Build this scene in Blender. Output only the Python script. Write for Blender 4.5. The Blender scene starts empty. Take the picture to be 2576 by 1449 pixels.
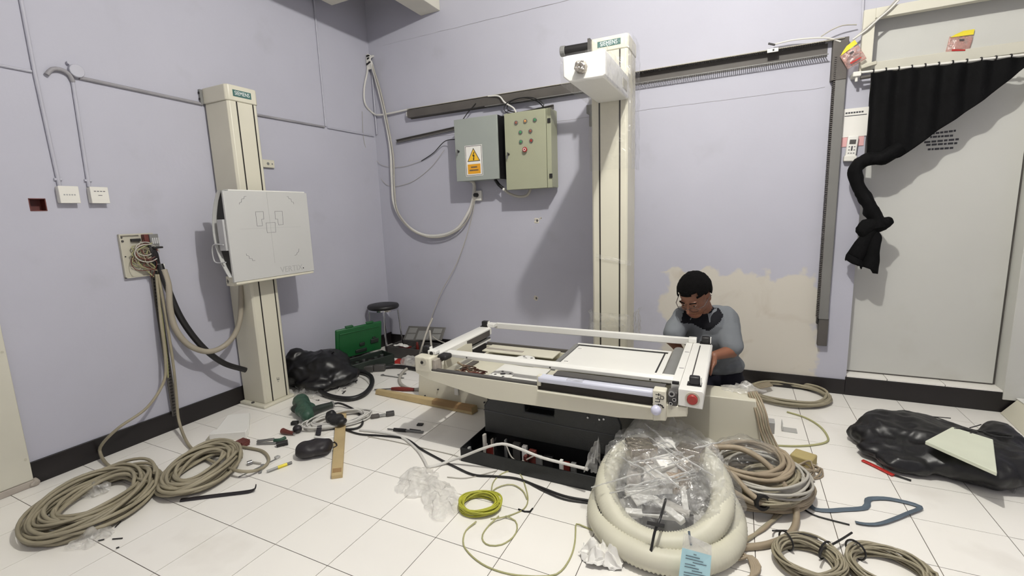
import bpy, bmesh, math, random
from mathutils import Vector, Matrix, noise

# ------------------------------------------------------------------ camera
scene = bpy.context.scene
col = scene.collection
CAM = Vector((3.31524, -3.7698, 1.32681))
RX = Vector((0.90029213, 0.43384876, -0.03534596))     # camera right
RY = Vector((0.03694758, -0.15707405, -0.98689545))    # camera down
RZ = Vector((-0.43371529, 0.88718826, -0.15744219))    # camera forward
cam_d = bpy.data.cameras.new('camera')
cam_d.sensor_width = 36.0
cam_d.lens = 36.0 * 1161.0 / 2576.0
cam_d.clip_start = 0.02
cam = bpy.data.objects.new('camera', cam_d)
col.objects.link(cam)
m3 = Matrix((RX, -RY, -RZ)).transposed()
cam.matrix_world = Matrix.Translation(CAM) @ m3.to_4x4()
scene.camera = cam

# ------------------------------------------------------------------ light
world = bpy.data.worlds.new('world')
scene.world = world
world.use_nodes = True
world.node_tree.nodes['Background'].inputs[0].default_value = (0.80, 0.86, 1.0, 1)
world.node_tree.nodes['Background'].inputs[1].default_value = 0.05
LAMP = Vector((3.20, -2.25, 3.47))
ld = bpy.data.lights.new('lamp_light', 'POINT')
ld.energy = 228.0
ld.color = (1.0, 0.975, 0.92)
ld.shadow_soft_size = 0.035
lo = bpy.data.objects.new('lamp_light', ld)
lo.location = LAMP
col.objects.link(lo)
vs = scene.view_settings
vs.view_transform = 'Standard'
vs.look = 'None'
vs.exposure = 0.0
vs.gamma = 1.0
vs.use_curve_mapping = False

# ------------------------------------------------------------------ helpers
V = Vector
rnd = random.Random(7)


def ray(u, v):
    return RX * ((u - 1288) / 1161.0) + RY * ((v - 724.5) / 1161.0) + RZ


def F(u, v, z=0.0):          # point of the level z seen at photo position u, v
    d = ray(u, v)
    return CAM + d * ((z - CAM.z) / d.z)


def BW(u, v, y=0.0):         # point of the plane Y = y
    d = ray(u, v)
    return CAM + d * ((y - CAM.y) / d.y)


def LW(u, v, x=0.0):         # point of the plane X = x
    d = ray(u, v)
    return CAM + d * ((x - CAM.x) / d.x)


def s2l(c):
    return tuple(((x / 255.0) / 12.92 if x <= 10.3 else ((x / 255.0 + 0.055) / 1.055) ** 2.4) for x in c)


MATS = {}


def mat(name, rgb, rough=0.5, metal=0.0, var=0.06, scale=6.0, bump=0.0, bscale=60.0, spec=0.5, dirt=None, coat=0.0):
    m = bpy.data.materials.new(name)
    m.use_nodes = True
    nt = m.node_tree
    b = nt.nodes['Principled BSDF']
    c = s2l(rgb)
    b.inputs['Roughness'].default_value = rough
    b.inputs['Metallic'].default_value = metal
    b.inputs['Specular IOR Level'].default_value = spec
    b.inputs['Coat Weight'].default_value = coat
    tc = nt.nodes.new('ShaderNodeTexCoord')
    geo = nt.nodes.new('ShaderNodeNewGeometry')
    n = nt.nodes.new('ShaderNodeTexNoise')
    n.inputs['Scale'].default_value = scale
    n.inputs['Detail'].default_value = 5.0
    nt.links.new(geo.outputs['Position'], n.inputs['Vector'])
    r = nt.nodes.new('ShaderNodeValToRGB')
    r.color_ramp.elements[0].position = 0.3
    r.color_ramp.elements[1].position = 0.7
    r.color_ramp.elements[0].color = (c[0] * (1 - var), c[1] * (1 - var), c[2] * (1 - var), 1)
    r.color_ramp.elements[1].color = (min(1, c[0] * (1 + var)), min(1, c[1] * (1 + var)), min(1, c[2] * (1 + var)), 1)
    nt.links.new(n.outputs['Fac'], r.inputs['Fac'])
    out = r.outputs['Color']
    if dirt:
        dc = s2l(dirt[0])
        n2 = nt.nodes.new('ShaderNodeTexNoise')
        n2.inputs['Scale'].default_value = dirt[1]
        n2.inputs['Detail'].default_value = 6.0
        nt.links.new(geo.outputs['Position'], n2.inputs['Vector'])
        mr = nt.nodes.new('ShaderNodeMapRange')
        mr.inputs['From Min'].default_value = dirt[2]
        mr.inputs['From Max'].default_value = dirt[2] + 0.12
        mr.inputs['To Max'].default_value = dirt[3]
        nt.links.new(n2.outputs['Fac'], mr.inputs['Value'])
        mx = nt.nodes.new('ShaderNodeMix')
        mx.data_type = 'RGBA'
        nt.links.new(mr.outputs[0], mx.inputs[0])
        nt.links.new(out, mx.inputs[6])
        mx.inputs[7].default_value = (*dc, 1)
        out = mx.outputs[2]
    nt.links.new(out, b.inputs['Base Color'])
    if bump:
        nb = nt.nodes.new('ShaderNodeTexNoise')
        nb.inputs['Scale'].default_value = bscale
        nb.inputs['Detail'].default_value = 4.0
        nt.links.new(geo.outputs['Position'], nb.inputs['Vector'])
        bp = nt.nodes.new('ShaderNodeBump')
        bp.inputs['Strength'].default_value = bump
        bp.inputs['Distance'].default_value = 0.01
        nt.links.new(nb.outputs['Fac'], bp.inputs['Height'])
        nt.links.new(bp.outputs['Normal'], b.inputs['Normal'])
    MATS[name] = m
    return m


def film(name, rgb, alpha, rough=0.12, bscale=40.0, bump=0.5):
    m = bpy.data.materials.new(name)
    m.use_nodes = True
    nt = m.node_tree
    nt.nodes.remove(nt.nodes['Principled BSDF'])
    o = nt.nodes['Material Output']
    geo = nt.nodes.new('ShaderNodeNewGeometry')
    nb = nt.nodes.new('ShaderNodeTexNoise')
    nb.inputs['Scale'].default_value = bscale
    nb.inputs['Detail'].default_value = 5.0
    nb.inputs['Distortion'].default_value = 1.2
    nt.links.new(geo.outputs['Position'], nb.inputs['Vector'])
    bp = nt.nodes.new('ShaderNodeBump')
    bp.inputs['Strength'].default_value = bump
    bp.inputs['Distance'].default_value = 0.02
    nt.links.new(nb.outputs['Fac'], bp.inputs['Height'])
    t = nt.nodes.new('ShaderNodeBsdfTransparent')
    g = nt.nodes.new('ShaderNodeBsdfGlossy')
    g.inputs['Roughness'].default_value = rough
    d = nt.nodes.new('ShaderNodeBsdfDiffuse')
    d.inputs['Color'].default_value = (*s2l(rgb), 1)
    nt.links.new(bp.outputs['Normal'], g.inputs['Normal'])
    nt.links.new(bp.outputs['Normal'], d.inputs['Normal'])
    tl = nt.nodes.new('ShaderNodeBsdfTranslucent')
    tl.inputs['Color'].default_value = (*s2l(rgb), 1)
    md = nt.nodes.new('ShaderNodeMixShader')
    md.inputs[0].default_value = 0.5
    nt.links.new(d.outputs[0], md.inputs[1])
    nt.links.new(tl.outputs[0], md.inputs[2])
    lw = nt.nodes.new('ShaderNodeLayerWeight')
    lw.inputs['Blend'].default_value = 0.5
    nt.links.new(bp.outputs['Normal'], lw.inputs['Normal'])
    pw = nt.nodes.new('ShaderNodeMath')
    pw.operation = 'POWER'
    pw.inputs[1].default_value = 4.0
    nt.links.new(lw.outputs['Facing'], pw.inputs[0])
    fr = nt.nodes.new('ShaderNodeMapRange')
    fr.inputs['To Min'].default_value = 0.05
    fr.inputs['To Max'].default_value = 0.6
    nt.links.new(pw.outputs[0], fr.inputs['Value'])
    m1 = nt.nodes.new('ShaderNodeMixShader')       # transparent / milky
    mr = nt.nodes.new('ShaderNodeMapRange')
    mr.inputs['From Min'].default_value = 0.35
    mr.inputs['From Max'].default_value = 0.7
    mr.inputs['To Min'].default_value = alpha * 0.4
    mr.inputs['To Max'].default_value = min(1.0, alpha * 1.8)
    nt.links.new(nb.outputs['Fac'], mr.inputs['Value'])
    nt.links.new(mr.outputs[0], m1.inputs[0])
    nt.links.new(t.outputs[0], m1.inputs[1])
    nt.links.new(md.outputs[0], m1.inputs[2])
    m2 = nt.nodes.new('ShaderNodeMixShader')
    nt.links.new(fr.outputs[0], m2.inputs[0])
    nt.links.new(m1.outputs[0], m2.inputs[1])
    nt.links.new(g.outputs[0], m2.inputs[2])
    nt.links.new(m2.outputs[0], o.inputs['Surface'])
    MATS[name] = m
    return m


class MB:
    """collects solids and links them as one mesh object"""

    def __init__(self, M=None):
        self.v, self.f, self.mi = [], [], []
        self.M = M
        self.cur = 0

    def add(self, vs, fs):
        o = len(self.v)
        for p in vs:
            p = V(p)
            self.v.append(self.M @ p if self.M else p)
        for f in fs:
            self.f.append([o + i for i in f])
            self.mi.append(self.cur)
        return self

    def box(self, x0, y0, z0, x1, y1, z1):
        x0, x1 = min(x0, x1), max(x0, x1)
        y0, y1 = min(y0, y1), max(y0, y1)
        z0, z1 = min(z0, z1), max(z0, z1)
        vs = [(x0, y0, z0), (x1, y0, z0), (x1, y1, z0), (x0, y1, z0), (x0, y0, z1), (x1, y0, z1), (x1, y1, z1), (x0, y1, z1)]
        return self.add(vs, [(0, 3, 2, 1), (4, 5, 6, 7), (0, 1, 5, 4), (1, 2, 6, 5), (2, 3, 7, 6), (3, 0, 4, 7)])

    def hexa(self, b, t):
        """b, t: four corners below and above, same order (counter-clockwise seen from above)"""
        return self.add(list(b) + list(t), [(3, 2, 1, 0), (4, 5, 6, 7), (0, 1, 5, 4), (1, 2, 6, 5), (2, 3, 7, 6), (3, 0, 4, 7)])

    def obox(self, p0, p1, w, h, up=(0, 0, 1)):
        """bar from p0 to p1, width w across, height h along up"""
        p0, p1 = V(p0), V(p1)
        d = (p1 - p0).normalized()
        up = V(up)
        s = d.cross(up)
        if s.length < 1e-5:
            s = d.cross(V((1, 0, 0)))
        s.normalize()
        u = s.cross(d).normalized()
        a, b = s * w / 2, u * h / 2
        vs = [p0 - a - b, p1 - a - b, p1 + a - b, p0 + a - b, p0 - a + b, p1 - a + b, p1 + a + b, p0 + a + b]
        return self.add(vs, [(0, 1, 2, 3), (7, 6, 5, 4), (4, 5, 1, 0), (5, 6, 2, 1), (6, 7, 3, 2), (7, 4, 0, 3)])

    def cyl(self, p0, p1, r0, r1=None, n=20, caps=True):
        if r1 is None:
            r1 = r0
        p0, p1 = V(p0), V(p1)
        d = (p1 - p0).normalized()
        s = d.orthogonal().normalized()
        t = d.cross(s)
        vs = []
        for p, r in ((p0, r0), (p1, r1)):
            for i in range(n):
                a = 2 * math.pi * i / n
                vs.append(p + s * (r * math.cos(a)) + t * (r * math.sin(a)))
        fs = [(i, (i + 1) % n, n + (i + 1) % n, n + i) for i in range(n)]
        if caps:
            fs += [tuple(range(n - 1, -1, -1)), tuple(range(n, 2 * n))]
        return self.add(vs, fs)

    def ring(self, p0, p1, ro, ri, n=24):
        p0, p1 = V(p0), V(p1)
        d = (p1 - p0).normalized()
        s = d.orthogonal().normalized()
        t = d.cross(s)
        vs = []
        for p, r in ((p0, ro), (p1, ro), (p1, ri), (p0, ri)):
            for i in range(n):
                a = 2 * math.pi * i / n
                vs.append(p + s * (r * math.cos(a)) + t * (r * math.sin(a)))
        fs = []
        for k in range(4):
            k2 = (k + 1) % 4
            fs += [(k * n + i, k * n + (i + 1) % n, k2 * n + (i + 1) % n, k2 * n + i) for i in range(n)]
        return self.add(vs, fs)

    def tube(self, pts, r, n=8, closed=False, flat=1.0, rf=None):
        pts = [V(p) for p in pts]
        N = len(pts)
        vs = []
        prev = None
        for i, p in enumerate(pts):
            a = pts[i - 1] if (i or closed) else pts[0]
            b = pts[(i + 1) % N] if (i < N - 1 or closed) else pts[-1]
            d = (b - a)
            d = d.normalized() if d.length > 1e-9 else V((1, 0, 0))
            if prev is None:
                s = d.cross(V((0, 0, 1)))
                if s.length < 0.1:
                    s = d.orthogonal()
            else:
                s = prev - d * prev.dot(d)
            s.normalize()
            prev = s
            t = s.cross(d)
            rr = rf(i / max(1, N - 1)) * r if rf else r
            for k in range(n):
                an = 2 * math.pi * k / n
                vs.append(p + s * (rr * math.cos(an)) + t * (rr * flat * math.sin(an)))
        fs = []
        for i in range(N if closed else N - 1):
            j = (i + 1) % N
            fs += [(i * n + k, i * n + (k + 1) % n, j * n + (k + 1) % n, j * n + k) for k in range(n)]
        if not closed:
            fs += [tuple(range(n - 1, -1, -1)), tuple((N - 1) * n + k for k in range(n))]
        return self.add(vs, fs)

    def prism(self, poly, off):
        """closed outline of 3-D points, extruded by vector off"""
        n = len(poly)
        off = V(off)
        vs = [V(p) for p in poly] + [V(p) + off for p in poly]
        fs = [tuple(range(n - 1, -1, -1)), tuple(range(n, 2 * n))] + [(i, (i + 1) % n, n + (i + 1) % n, n + i) for i in range(n)]
        return self.add(vs, fs)

    def lathe(self, prof, c, axis=(0, 0, 1), n=24):
        c = V(c)
        d = V(axis).normalized()
        s = d.orthogonal().normalized()
        t = d.cross(s)
        vs, fs = [], []
        for h, r in prof:
            for i in range(n):
                a = 2 * math.pi * i / n
                vs.append(c + d * h + s * (r * math.cos(a)) + t * (r * math.sin(a)))
        for k in range(len(prof) - 1):
            fs += [(k * n + i, k * n + (i + 1) % n, (k + 1) * n + (i + 1) % n, (k + 1) * n + i) for i in range(n)]
        fs += [tuple(range(n - 1, -1, -1)), tuple((len(prof) - 1) * n + i for i in range(n))]
        return self.add(vs, fs)

    def ell(self, c, r, R=None, nu=16, nv=10):
        c = V(c)
        vs, fs = [], []
        R = R or Matrix.Identity(3)
        vs.append(c + R @ V((0, 0, r[2])))
        for j in range(1, nv):
            b = math.pi * j / nv
            for i in range(nu):
                a = 2 * math.pi * i / nu
                vs.append(c + R @ V((r[0] * math.sin(b) * math.cos(a), r[1] * math.sin(b) * math.sin(a), r[2] * math.cos(b))))
        vs.append(c + R @ V((0, 0, -r[2])))
        for i in range(nu):
            fs.append((0, 1 + i, 1 + (i + 1) % nu))
            fs.append((len(vs) - 1, 1 + (nv - 2) * nu + (i + 1) % nu, 1 + (nv - 2) * nu + i))
        for j in range(nv - 2):
            for i in range(nu):
                a, b2 = 1 + j * nu + i, 1 + j * nu + (i + 1) % nu
                fs.append((a, a + nu, b2 + nu, b2))
        return self.add(vs, fs)

    def cap(self, p0, p1, r0, r1, n=14):
        """tapered capsule"""
        p0, p1 = V(p0), V(p1)
        self.cyl(p0, p1, r0, r1, n)
        self.ell(p0, (r0, r0, r0), nu=n, nv=8)
        self.ell(p1, (r1, r1, r1), nu=n, nv=8)
        return self

    def grid(self, fn, nu, nv):
        vs = [fn(i / nu, j / nv) for j in range(nv + 1) for i in range(nu + 1)]
        fs = [(j * (nu + 1) + i, j * (nu + 1) + i + 1, (j + 1) * (nu + 1) + i + 1, (j + 1) * (nu + 1) + i) for j in range(nv) for i in range(nu)]
        return self.add(vs, fs)

    def mesh(self, name, mats, smooth=40, fix=True):
        me = bpy.data.meshes.new(name)
        me.from_pydata([tuple(p) for p in self.v], [], self.f)
        me.validate()
        if not isinstance(mats, (list, tuple)):
            mats = [mats]
        for m in mats:
            me.materials.append(MATS[m] if isinstance(m, str) else m)
        if len(mats) > 1:
            for p, i in zip(me.polygons, self.mi):
                p.material_index = i
        if fix:
            bm = bmesh.new()
            bm.from_mesh(me)
            bmesh.ops.recalc_face_normals(bm, faces=bm.faces)
            bm.to_mesh(me)
            bm.free()
        if smooth:
            for p in me.polygons:
                p.use_smooth = True
            me.set_sharp_from_angle(angle=math.radians(smooth))
        return me

    def build(self, name, mats, parent=None, bevel=0.0, smooth=40, solid=0.0, fix=True, seg=2):
        me = self.mesh(name, mats, smooth, fix)
        o = bpy.data.objects.new(name, me)
        col.objects.link(o)
        if bevel:
            b = o.modifiers.new('bevel', 'BEVEL')
            b.width = bevel
            b.segments = seg
            b.limit_method = 'ANGLE'
            b.angle_limit = math.radians(40)
        if solid:
            s = o.modifiers.new('solid', 'SOLIDIFY')
            s.thickness = solid
        if parent:
            adopt(o, parent)
        return o


def wloc(o):
    return Matrix.Translation(o.location) if o.parent is None else wloc(o.parent) @ o.matrix_parent_inverse @ Matrix.Translation(o.location)


def adopt(o, parent):
    o.parent = parent
    o.matrix_parent_inverse = wloc(parent).inverted()


def tag(o, label=None, cat=None, group=None, kind=None):
    if label:
        o['label'] = label
    if cat:
        o['category'] = cat
    if group:
        o['group'] = group
    if kind:
        o['kind'] = kind
    return o


def thing(name, label, cat, loc=(0, 0, 0), group=None):
    o = bpy.data.objects.new(name, None)
    o.empty_display_size = 0.05
    o.location = loc
    col.objects.link(o)
    return tag(o, label, cat, group)


def struct(o):
    o['kind'] = 'structure'
    return o


def smooth_path(pts, step=0.02, closed=False):
    """Catmull-Rom through pts, resampled about every step"""
    pts = [V(p) for p in pts]
    N = len(pts)
    out = []
    rng = range(N if closed else N - 1)
    for i in rng:
        p0 = pts[(i - 1) % N] if (closed or i > 0) else pts[0] * 2 - pts[1]
        p1 = pts[i]
        p2 = pts[(i + 1) % N]
        p3 = pts[(i + 2) % N] if (closed or i + 2 < N) else pts[-1] * 2 - pts[-2]
        k = max(2, int((p2 - p1).length / step))
        for j in range(k):
            t = j / k
            out.append(0.5 * ((2 * p1) + (p2 - p0) * t + (2 * p0 - 5 * p1 + 4 * p2 - p3) * t * t + (3 * p1 - p0 - 3 * p2 + p3) * t ** 3))
    if not closed:
        out.append(pts[-1])
    return out


def cable(name, pts, r, m, label=None, cat='cable', parent=None, n=8, step=0.02, group=None, flat=1.0):
    o = MB().tube(smooth_path(pts, step), r, n, flat=flat).build(name, m, parent, smooth=60)
    if label:
        tag(o, label, cat, group)
    return o


def floor_pts(px, z):
    return [F(p[0], p[1], p[2] if len(p) > 2 else z) for p in px]


def coil_path(c, a, b, ang, turns, rc, seed, h=0.03, spread=0.12, per=36, wob=0.03, z0=None):
    """one cable wound round an ellipse"""
    rr = random.Random(seed)
    pts = []
    ca, sa = math.cos(ang), math.sin(ang)
    z0 = rc if z0 is None else z0
    offs = []
    for t in range(turns + 1):
        offs.append((1 + rr.uniform(-spread, spread), rr.uniform(-wob, wob) * a, rr.uniform(-wob, wob) * b, rr.uniform(0, 1) * h))
    for t in range(turns):
        o1, o2 = offs[t], offs[t + 1]
        for k in range(per):
            f = k / per
            s = f * f * (3 - 2 * f)
            sc = o1[0] * (1 - s) + o2[0] * s
            cx = o1[1] * (1 - s) + o2[1] * s
            cy = o1[2] * (1 - s) + o2[2] * s
            z = z0 + (o1[3] * (1 - s) + o2[3] * s) + 0.25 * h * math.sin(f * 6.283 * 2 + t * 1.7)
            an = 2 * math.pi * f + t * 0.0
            x, y = cx + a * sc * math.cos(an), cy + b * sc * math.sin(an)
            pts.append(V((c[0] + x * ca - y * sa, c[1] + x * sa + y * ca, max(rc, z))))
    return pts


def evaluate(o):
    """replace an object's mesh by its modified mesh"""
    dg = bpy.context.evaluated_depsgraph_get()
    dg.update()
    me = bpy.data.meshes.new_from_object(o.evaluated_get(dg))
    o.modifiers.clear()
    old = o.data
    o.data = me
    bpy.data.meshes.remove(old)
    return o


def melt(name, mb, mats, voxel, iters=6, parent=None, disp=0.0, dscale=8.0, floor=None, seed=0, smooth=180, ridge=False, noshift=False):
    """fuse overlapping solids into one smooth continuous surface"""
    o = mb.build(name, mats, None, smooth=0)
    r = o.modifiers.new('remesh', 'REMESH')
    r.mode = 'VOXEL'
    r.voxel_size = voxel
    s = o.modifiers.new('smooth', 'SMOOTH')
    s.factor = 0.5
    s.iterations = iters
    evaluate(o)
    me = o.data
    if disp:
        off = V((seed * 3.1, seed * 1.7, seed * 2.3))
        nrm = [v.normal.copy() for v in me.vertices]
        for v, nn in zip(me.vertices, nrm):
            q = v.co * dscale + off
            if ridge:
                k = 1 - 2 * abs(noise.noise(q)) + 0.6 * (1 - 2 * abs(noise.noise(q * 2.3))) - 0.8
            else:
                k = noise.noise(q) + 0.5 * noise.noise(q * 2.1)
            v.co += nn * (disp * k)
    if floor is not None:
        for v in me.vertices:
            if v.co.z < floor:
                v.co.z = floor
    if smooth:
        for p in me.polygons:
            p.use_smooth = True
        if smooth < 180:
            me.set_sharp_from_angle(angle=math.radians(smooth))
    if not me.materials:
        for m in (mats if isinstance(mats, (list, tuple)) else [mats]):
            me.materials.append(MATS[m])
    if parent:
        adopt(o, parent)
    return o


def text_mesh(name, body, size, M, mt, parent, depth=0.0006, align='CENTER'):
    cu = bpy.data.curves.new(name, 'FONT')
    cu.body = body
    cu.size = size
    cu.extrude = depth
    cu.align_x = align
    cu.align_y = 'CENTER'
    t = bpy.data.objects.new(name, cu)
    col.objects.link(t)
    dg = bpy.context.evaluated_depsgraph_get()
    dg.update()
    me = bpy.data.meshes.new_from_object(t.evaluated_get(dg))
    bpy.data.objects.remove(t)
    me.transform(M)
    me.materials.clear()
    me.materials.append(MATS[mt])
    o = bpy.data.objects.new(name, me)
    col.objects.link(o)
    if parent:
        adopt(o, parent)
    return o


def frame(o, x, y):
    """matrix with local x, y axes at o"""
    x, y = V(x).normalized(), V(y).normalized()
    z = x.cross(y).normalized()
    M = Matrix((x, y, z)).transposed().to_4x4()
    M.translation = V(o)
    return M


def crumple(name, c, sx, sy, h, mt, seed, label=None, cat='plastic', parent=None, n=26, ang=0.0, edge=0.35, sc=9.0, fs=180):
    """crumpled sheet heaped on the ground"""
    off = V((seed * 2.7, seed * 5.1, seed * 1.3))
    ca, sa = math.cos(ang), math.sin(ang)

    def fn(u, v):
        x, y = (u - 0.5) * 2, (v - 0.5) * 2
        a = math.atan2(y, x)
        rad = 1 + edge * noise.noise(V((math.cos(a) * 1.5, math.sin(a) * 1.5, seed)))
        q = V((x * 1.2, y * 1.2, 0)) * 1.4 + off
        zz = abs(noise.noise(q * sc / 8)) + 0.4 * abs(noise.noise(q * sc / 3.4))
        r2 = max(0.0, 1 - (x * x + y * y) * 0.55)
        # round the square off
        k = max(abs(x), abs(y)) / max(1e-6, math.hypot(x, y))
        X, Y_ = x * k * rad * sx, y * k * rad * sy
        jx = noise.noise(q * 2.0 + V((9, 0, 0))) * sx * 0.16
        jy = noise.noise(q * 2.0 + V((0, 9, 0))) * sy * 0.16
        X += jx
        Y_ += jy
        z = 0.002 + h * (r2 ** 1.2) * (0.35 + 1.1 * zz)
        return V((c[0] + X * ca - Y_ * sa, c[1] + X * sa + Y_ * ca, (c[2] if len(c) > 2 else 0) + z))
    o = MB().grid(fn, n, n).build(name, mt, parent, smooth=fs, fix=False)
    if label:
        tag(o, label, cat)
    return o

# ------------------------------------------------------------------ materials
def wall_mat():
    m = mat('wall_paint', (185, 185, 196), 0.75, var=0.025, scale=2.2, bump=0.08, bscale=35, spec=0.25, dirt=((164, 164, 170), 3.1, 0.62, 0.25))
    nt = m.node_tree
    b = nt.nodes['Principled BSDF']
    src = b.inputs['Base Color'].links[0].from_socket
    geo = nt.nodes.new('ShaderNodeNewGeometry')
    sep = nt.nodes.new('ShaderNodeSeparateXYZ')
    nt.links.new(geo.outputs['Position'], sep.inputs[0])
    # old cream paint left bare low on the back wall, with a ragged brushed edge
    nz = nt.nodes.new('ShaderNodeTexNoise')
    nz.inputs['Scale'].default_value = 5.5
    nz.inputs['Detail'].default_value = 3.0
    nt.links.new(geo.outputs['Position'], nz.inputs['Vector'])

    def mth(op, a, bb):
        n = nt.nodes.new('ShaderNodeMath')
        n.operation = op
        for i, x in enumerate((a, bb)):
            if isinstance(x, (int, float)):
                n.inputs[i].default_value = x
            else:
                nt.links.new(x, n.inputs[i])
        return n.outputs[0]
    edge = mth('MULTIPLY', mth('SUBTRACT', nz.outputs['Fac'], 0.5), 0.34)

    def step(x, lo, hi):
        n = nt.nodes.new('ShaderNodeMapRange')
        n.inputs['From Min'].default_value = lo
        n.inputs['From Max'].default_value = hi
        nt.links.new(x, n.inputs['Value'])
        return n.outputs[0]
    mz = step(mth('SUBTRACT', mth('ADD', sep.outputs[2], edge), 0.0), 0.858, 0.835)
    mx = step(mth('ADD', sep.outputs[0], edge), 2.78, 2.82)
    mr = step(mth('ADD', sep.outputs[0], edge), 3.86, 3.83)
    my = step(sep.outputs[1], -0.06, -0.05)
    k = mth('MULTIPLY', mth('MULTIPLY', mz, mx), mth('MULTIPLY', mr, my))
    n2 = nt.nodes.new('ShaderNodeTexNoise')
    n2.inputs['Scale'].default_value = 4.0
    n2.inputs['Detail'].default_value = 8.0
    n2.inputs['Distortion'].default_value = 0.8
    nt.links.new(geo.outputs['Position'], n2.inputs['Vector'])
    rp = nt.nodes.new('ShaderNodeValToRGB')
    rp.color_ramp.elements[0].position = 0.55
    rp.color_ramp.elements[0].color = (*s2l((206, 201, 190)), 1)
    rp.color_ramp.elements[1].position = 0.85
    rp.color_ramp.elements[1].color = (*s2l((184, 174, 158)), 1)
    nt.links.new(n2.outputs['Fac'], rp.inputs['Fac'])
    mix = nt.nodes.new('ShaderNodeMix')
    mix.data_type = 'RGBA'
    nt.links.new(k, mix.inputs[0])
    nt.links.new(src, mix.inputs[6])
    nt.links.new(rp.outputs['Color'], mix.inputs[7])
    nt.links.new(mix.outputs[2], b.inputs['Base Color'])


wall_mat()
mat('tile_white', (246, 243, 236), 0.22, var=0.03, scale=1.3, bump=0.01, bscale=4, spec=0.45, dirt=((214, 208, 198), 2.3, 0.60, 0.35))
mat('grout', (96, 88, 80), 0.9, var=0.2, scale=9)
mat('base_black', (22, 18, 19), 0.45, var=0.2, scale=3)
mat('ceiling_white', (205, 204, 200), 0.85, var=0.03)
mat('beam_cream', (212, 209, 196), 0.6, var=0.03)
mat('door_white', (200, 200, 194), 0.5, var=0.02, scale=2.5, dirt=((186, 184, 174), 2.6, 0.6, 0.4))
mat('door_cream', (208, 205, 190), 0.5, var=0.03)
mat('sill_grey', (168, 160, 150), 0.7, var=0.15, scale=14)
mat('cream', (214, 210, 192), 0.38, var=0.025, scale=3.0)
mat('cream_dark', (192, 188, 172), 0.42, var=0.03, scale=4)
mat('groove', (34, 28, 22), 0.7)
mat('offwhite', (233, 232, 226), 0.35, var=0.02)
mat('plate_grey', (196, 196, 193), 0.45, var=0.015, scale=4)
mat('plate_side', (186, 186, 186), 0.45, var=0.02)
mat('ink', (70, 70, 74), 0.7)
mat('ink_faint', (172, 172, 170), 0.6)
mat('ink_dark', (28, 26, 26), 0.6)
mat('teal', (66, 104, 100), 0.4, var=0.08)
mat('white_ink', (236, 238, 236), 0.5)
mat('black', (24, 23, 24), 0.45, var=0.15, scale=12)
mat('black_gloss', (20, 19, 20), 0.22, var=0.2, scale=12)
mat('black_case', (21, 24, 26), 0.42, var=0.1, scale=3, bump=0.12, bscale=180)
mat('black_plastic_bag', (11, 10, 13), 0.4, var=0.2, scale=10, bump=0.15, bscale=20)
mat('cloth_black', (9, 9, 10), 0.85, var=0.25, scale=14, bump=0.15, bscale=160, spec=0.15)
mat('dark_grey', (74, 72, 70), 0.5, var=0.12, scale=9)
mat('mid_grey', (122, 122, 120), 0.5, var=0.08, scale=7)
mat('duct_grey', (118, 117, 114), 0.5, var=0.05, scale=4)
mat('duct_dark', (84, 80, 76), 0.6, var=0.12, scale=8)
mat('conduit_paint', (182, 182, 192), 0.6, var=0.05)
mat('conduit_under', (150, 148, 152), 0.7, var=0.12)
mat('pvc_white', (228, 226, 218), 0.4, var=0.03)
mat('cabinet_grey', (152, 158, 152), 0.42, var=0.03, scale=5, bump=0.04, bscale=200)
mat('cabinet_green', (160, 162, 138), 0.42, var=0.03, scale=5, bump=0.04, bscale=200)
mat('sign_yellow', (236, 188, 46), 0.5, var=0.03)
mat('sign_orange', (224, 160, 36), 0.5, var=0.03)
mat('paper', (236, 234, 228), 0.7, var=0.02)
mat('paper_pink', (226, 176, 176), 0.7, var=0.05)
mat('paper_blue', (176, 214, 222), 0.65, var=0.03)
mat('lamp_red', (160, 62, 48), 0.3)
mat('lamp_amber', (206, 150, 88), 0.3)
mat('lamp_green', (72, 140, 92), 0.3)
mat('lamp_brown', (140, 88, 70), 0.3)
mat('stop_red', (160, 48, 44), 0.35, var=0.06)
mat('chrome', (200, 200, 205), 0.12, metal=1.0)
mat('steel', (150, 150, 150), 0.35, metal=0.9)
mat('alu', (196, 196, 194), 0.4, metal=0.5)
mat('cable_beige', (150, 142, 120), 0.55, var=0.12, scale=9)
mat('cable_tan', (152, 138, 116), 0.55, var=0.14, scale=9)
mat('cable_grey', (176, 172, 162), 0.5, var=0.06, scale=9)
mat('cable_white', (214, 212, 206), 0.45, var=0.04)
mat('cable_black', (28, 27, 27), 0.45)
mat('cable_yellow', (172, 172, 58), 0.45, var=0.18, scale=22)
mat('cable_olive', (170, 168, 122), 0.5, var=0.1)
mat('hose_cream', (208, 205, 186), 0.5, var=0.05, scale=8)
mat('hose_grey', (160, 152, 136), 0.55, var=0.06)
mat('wood', (184, 163, 120), 0.65, var=0.14, scale=5, bump=0.15, bscale=70)
mat('wood_brown', (150, 120, 80), 0.65, var=0.14, scale=5, bump=0.15, bscale=70)
mat('green_case', (22, 88, 44), 0.42, var=0.06, scale=6)
mat('tool_green', (46, 78, 62), 0.45, var=0.08)
mat('tool_dark', (34, 44, 38), 0.5, var=0.1)
mat('clear_grey', (110, 108, 104), 0.35, var=0.08)
mat('case_window', (148, 148, 144), 0.3, var=0.06)
mat('maroon', (98, 46, 40), 0.5, var=0.2, scale=20)
mat('red_plastic', (176, 44, 38), 0.4, var=0.06)
mat('red_dark', (110, 34, 26), 0.45, var=0.1)
mat('brown_wire', (110, 78, 62), 0.6, var=0.2, scale=30)
mat('skin', (126, 82, 60), 0.5, var=0.06, scale=12)
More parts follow.
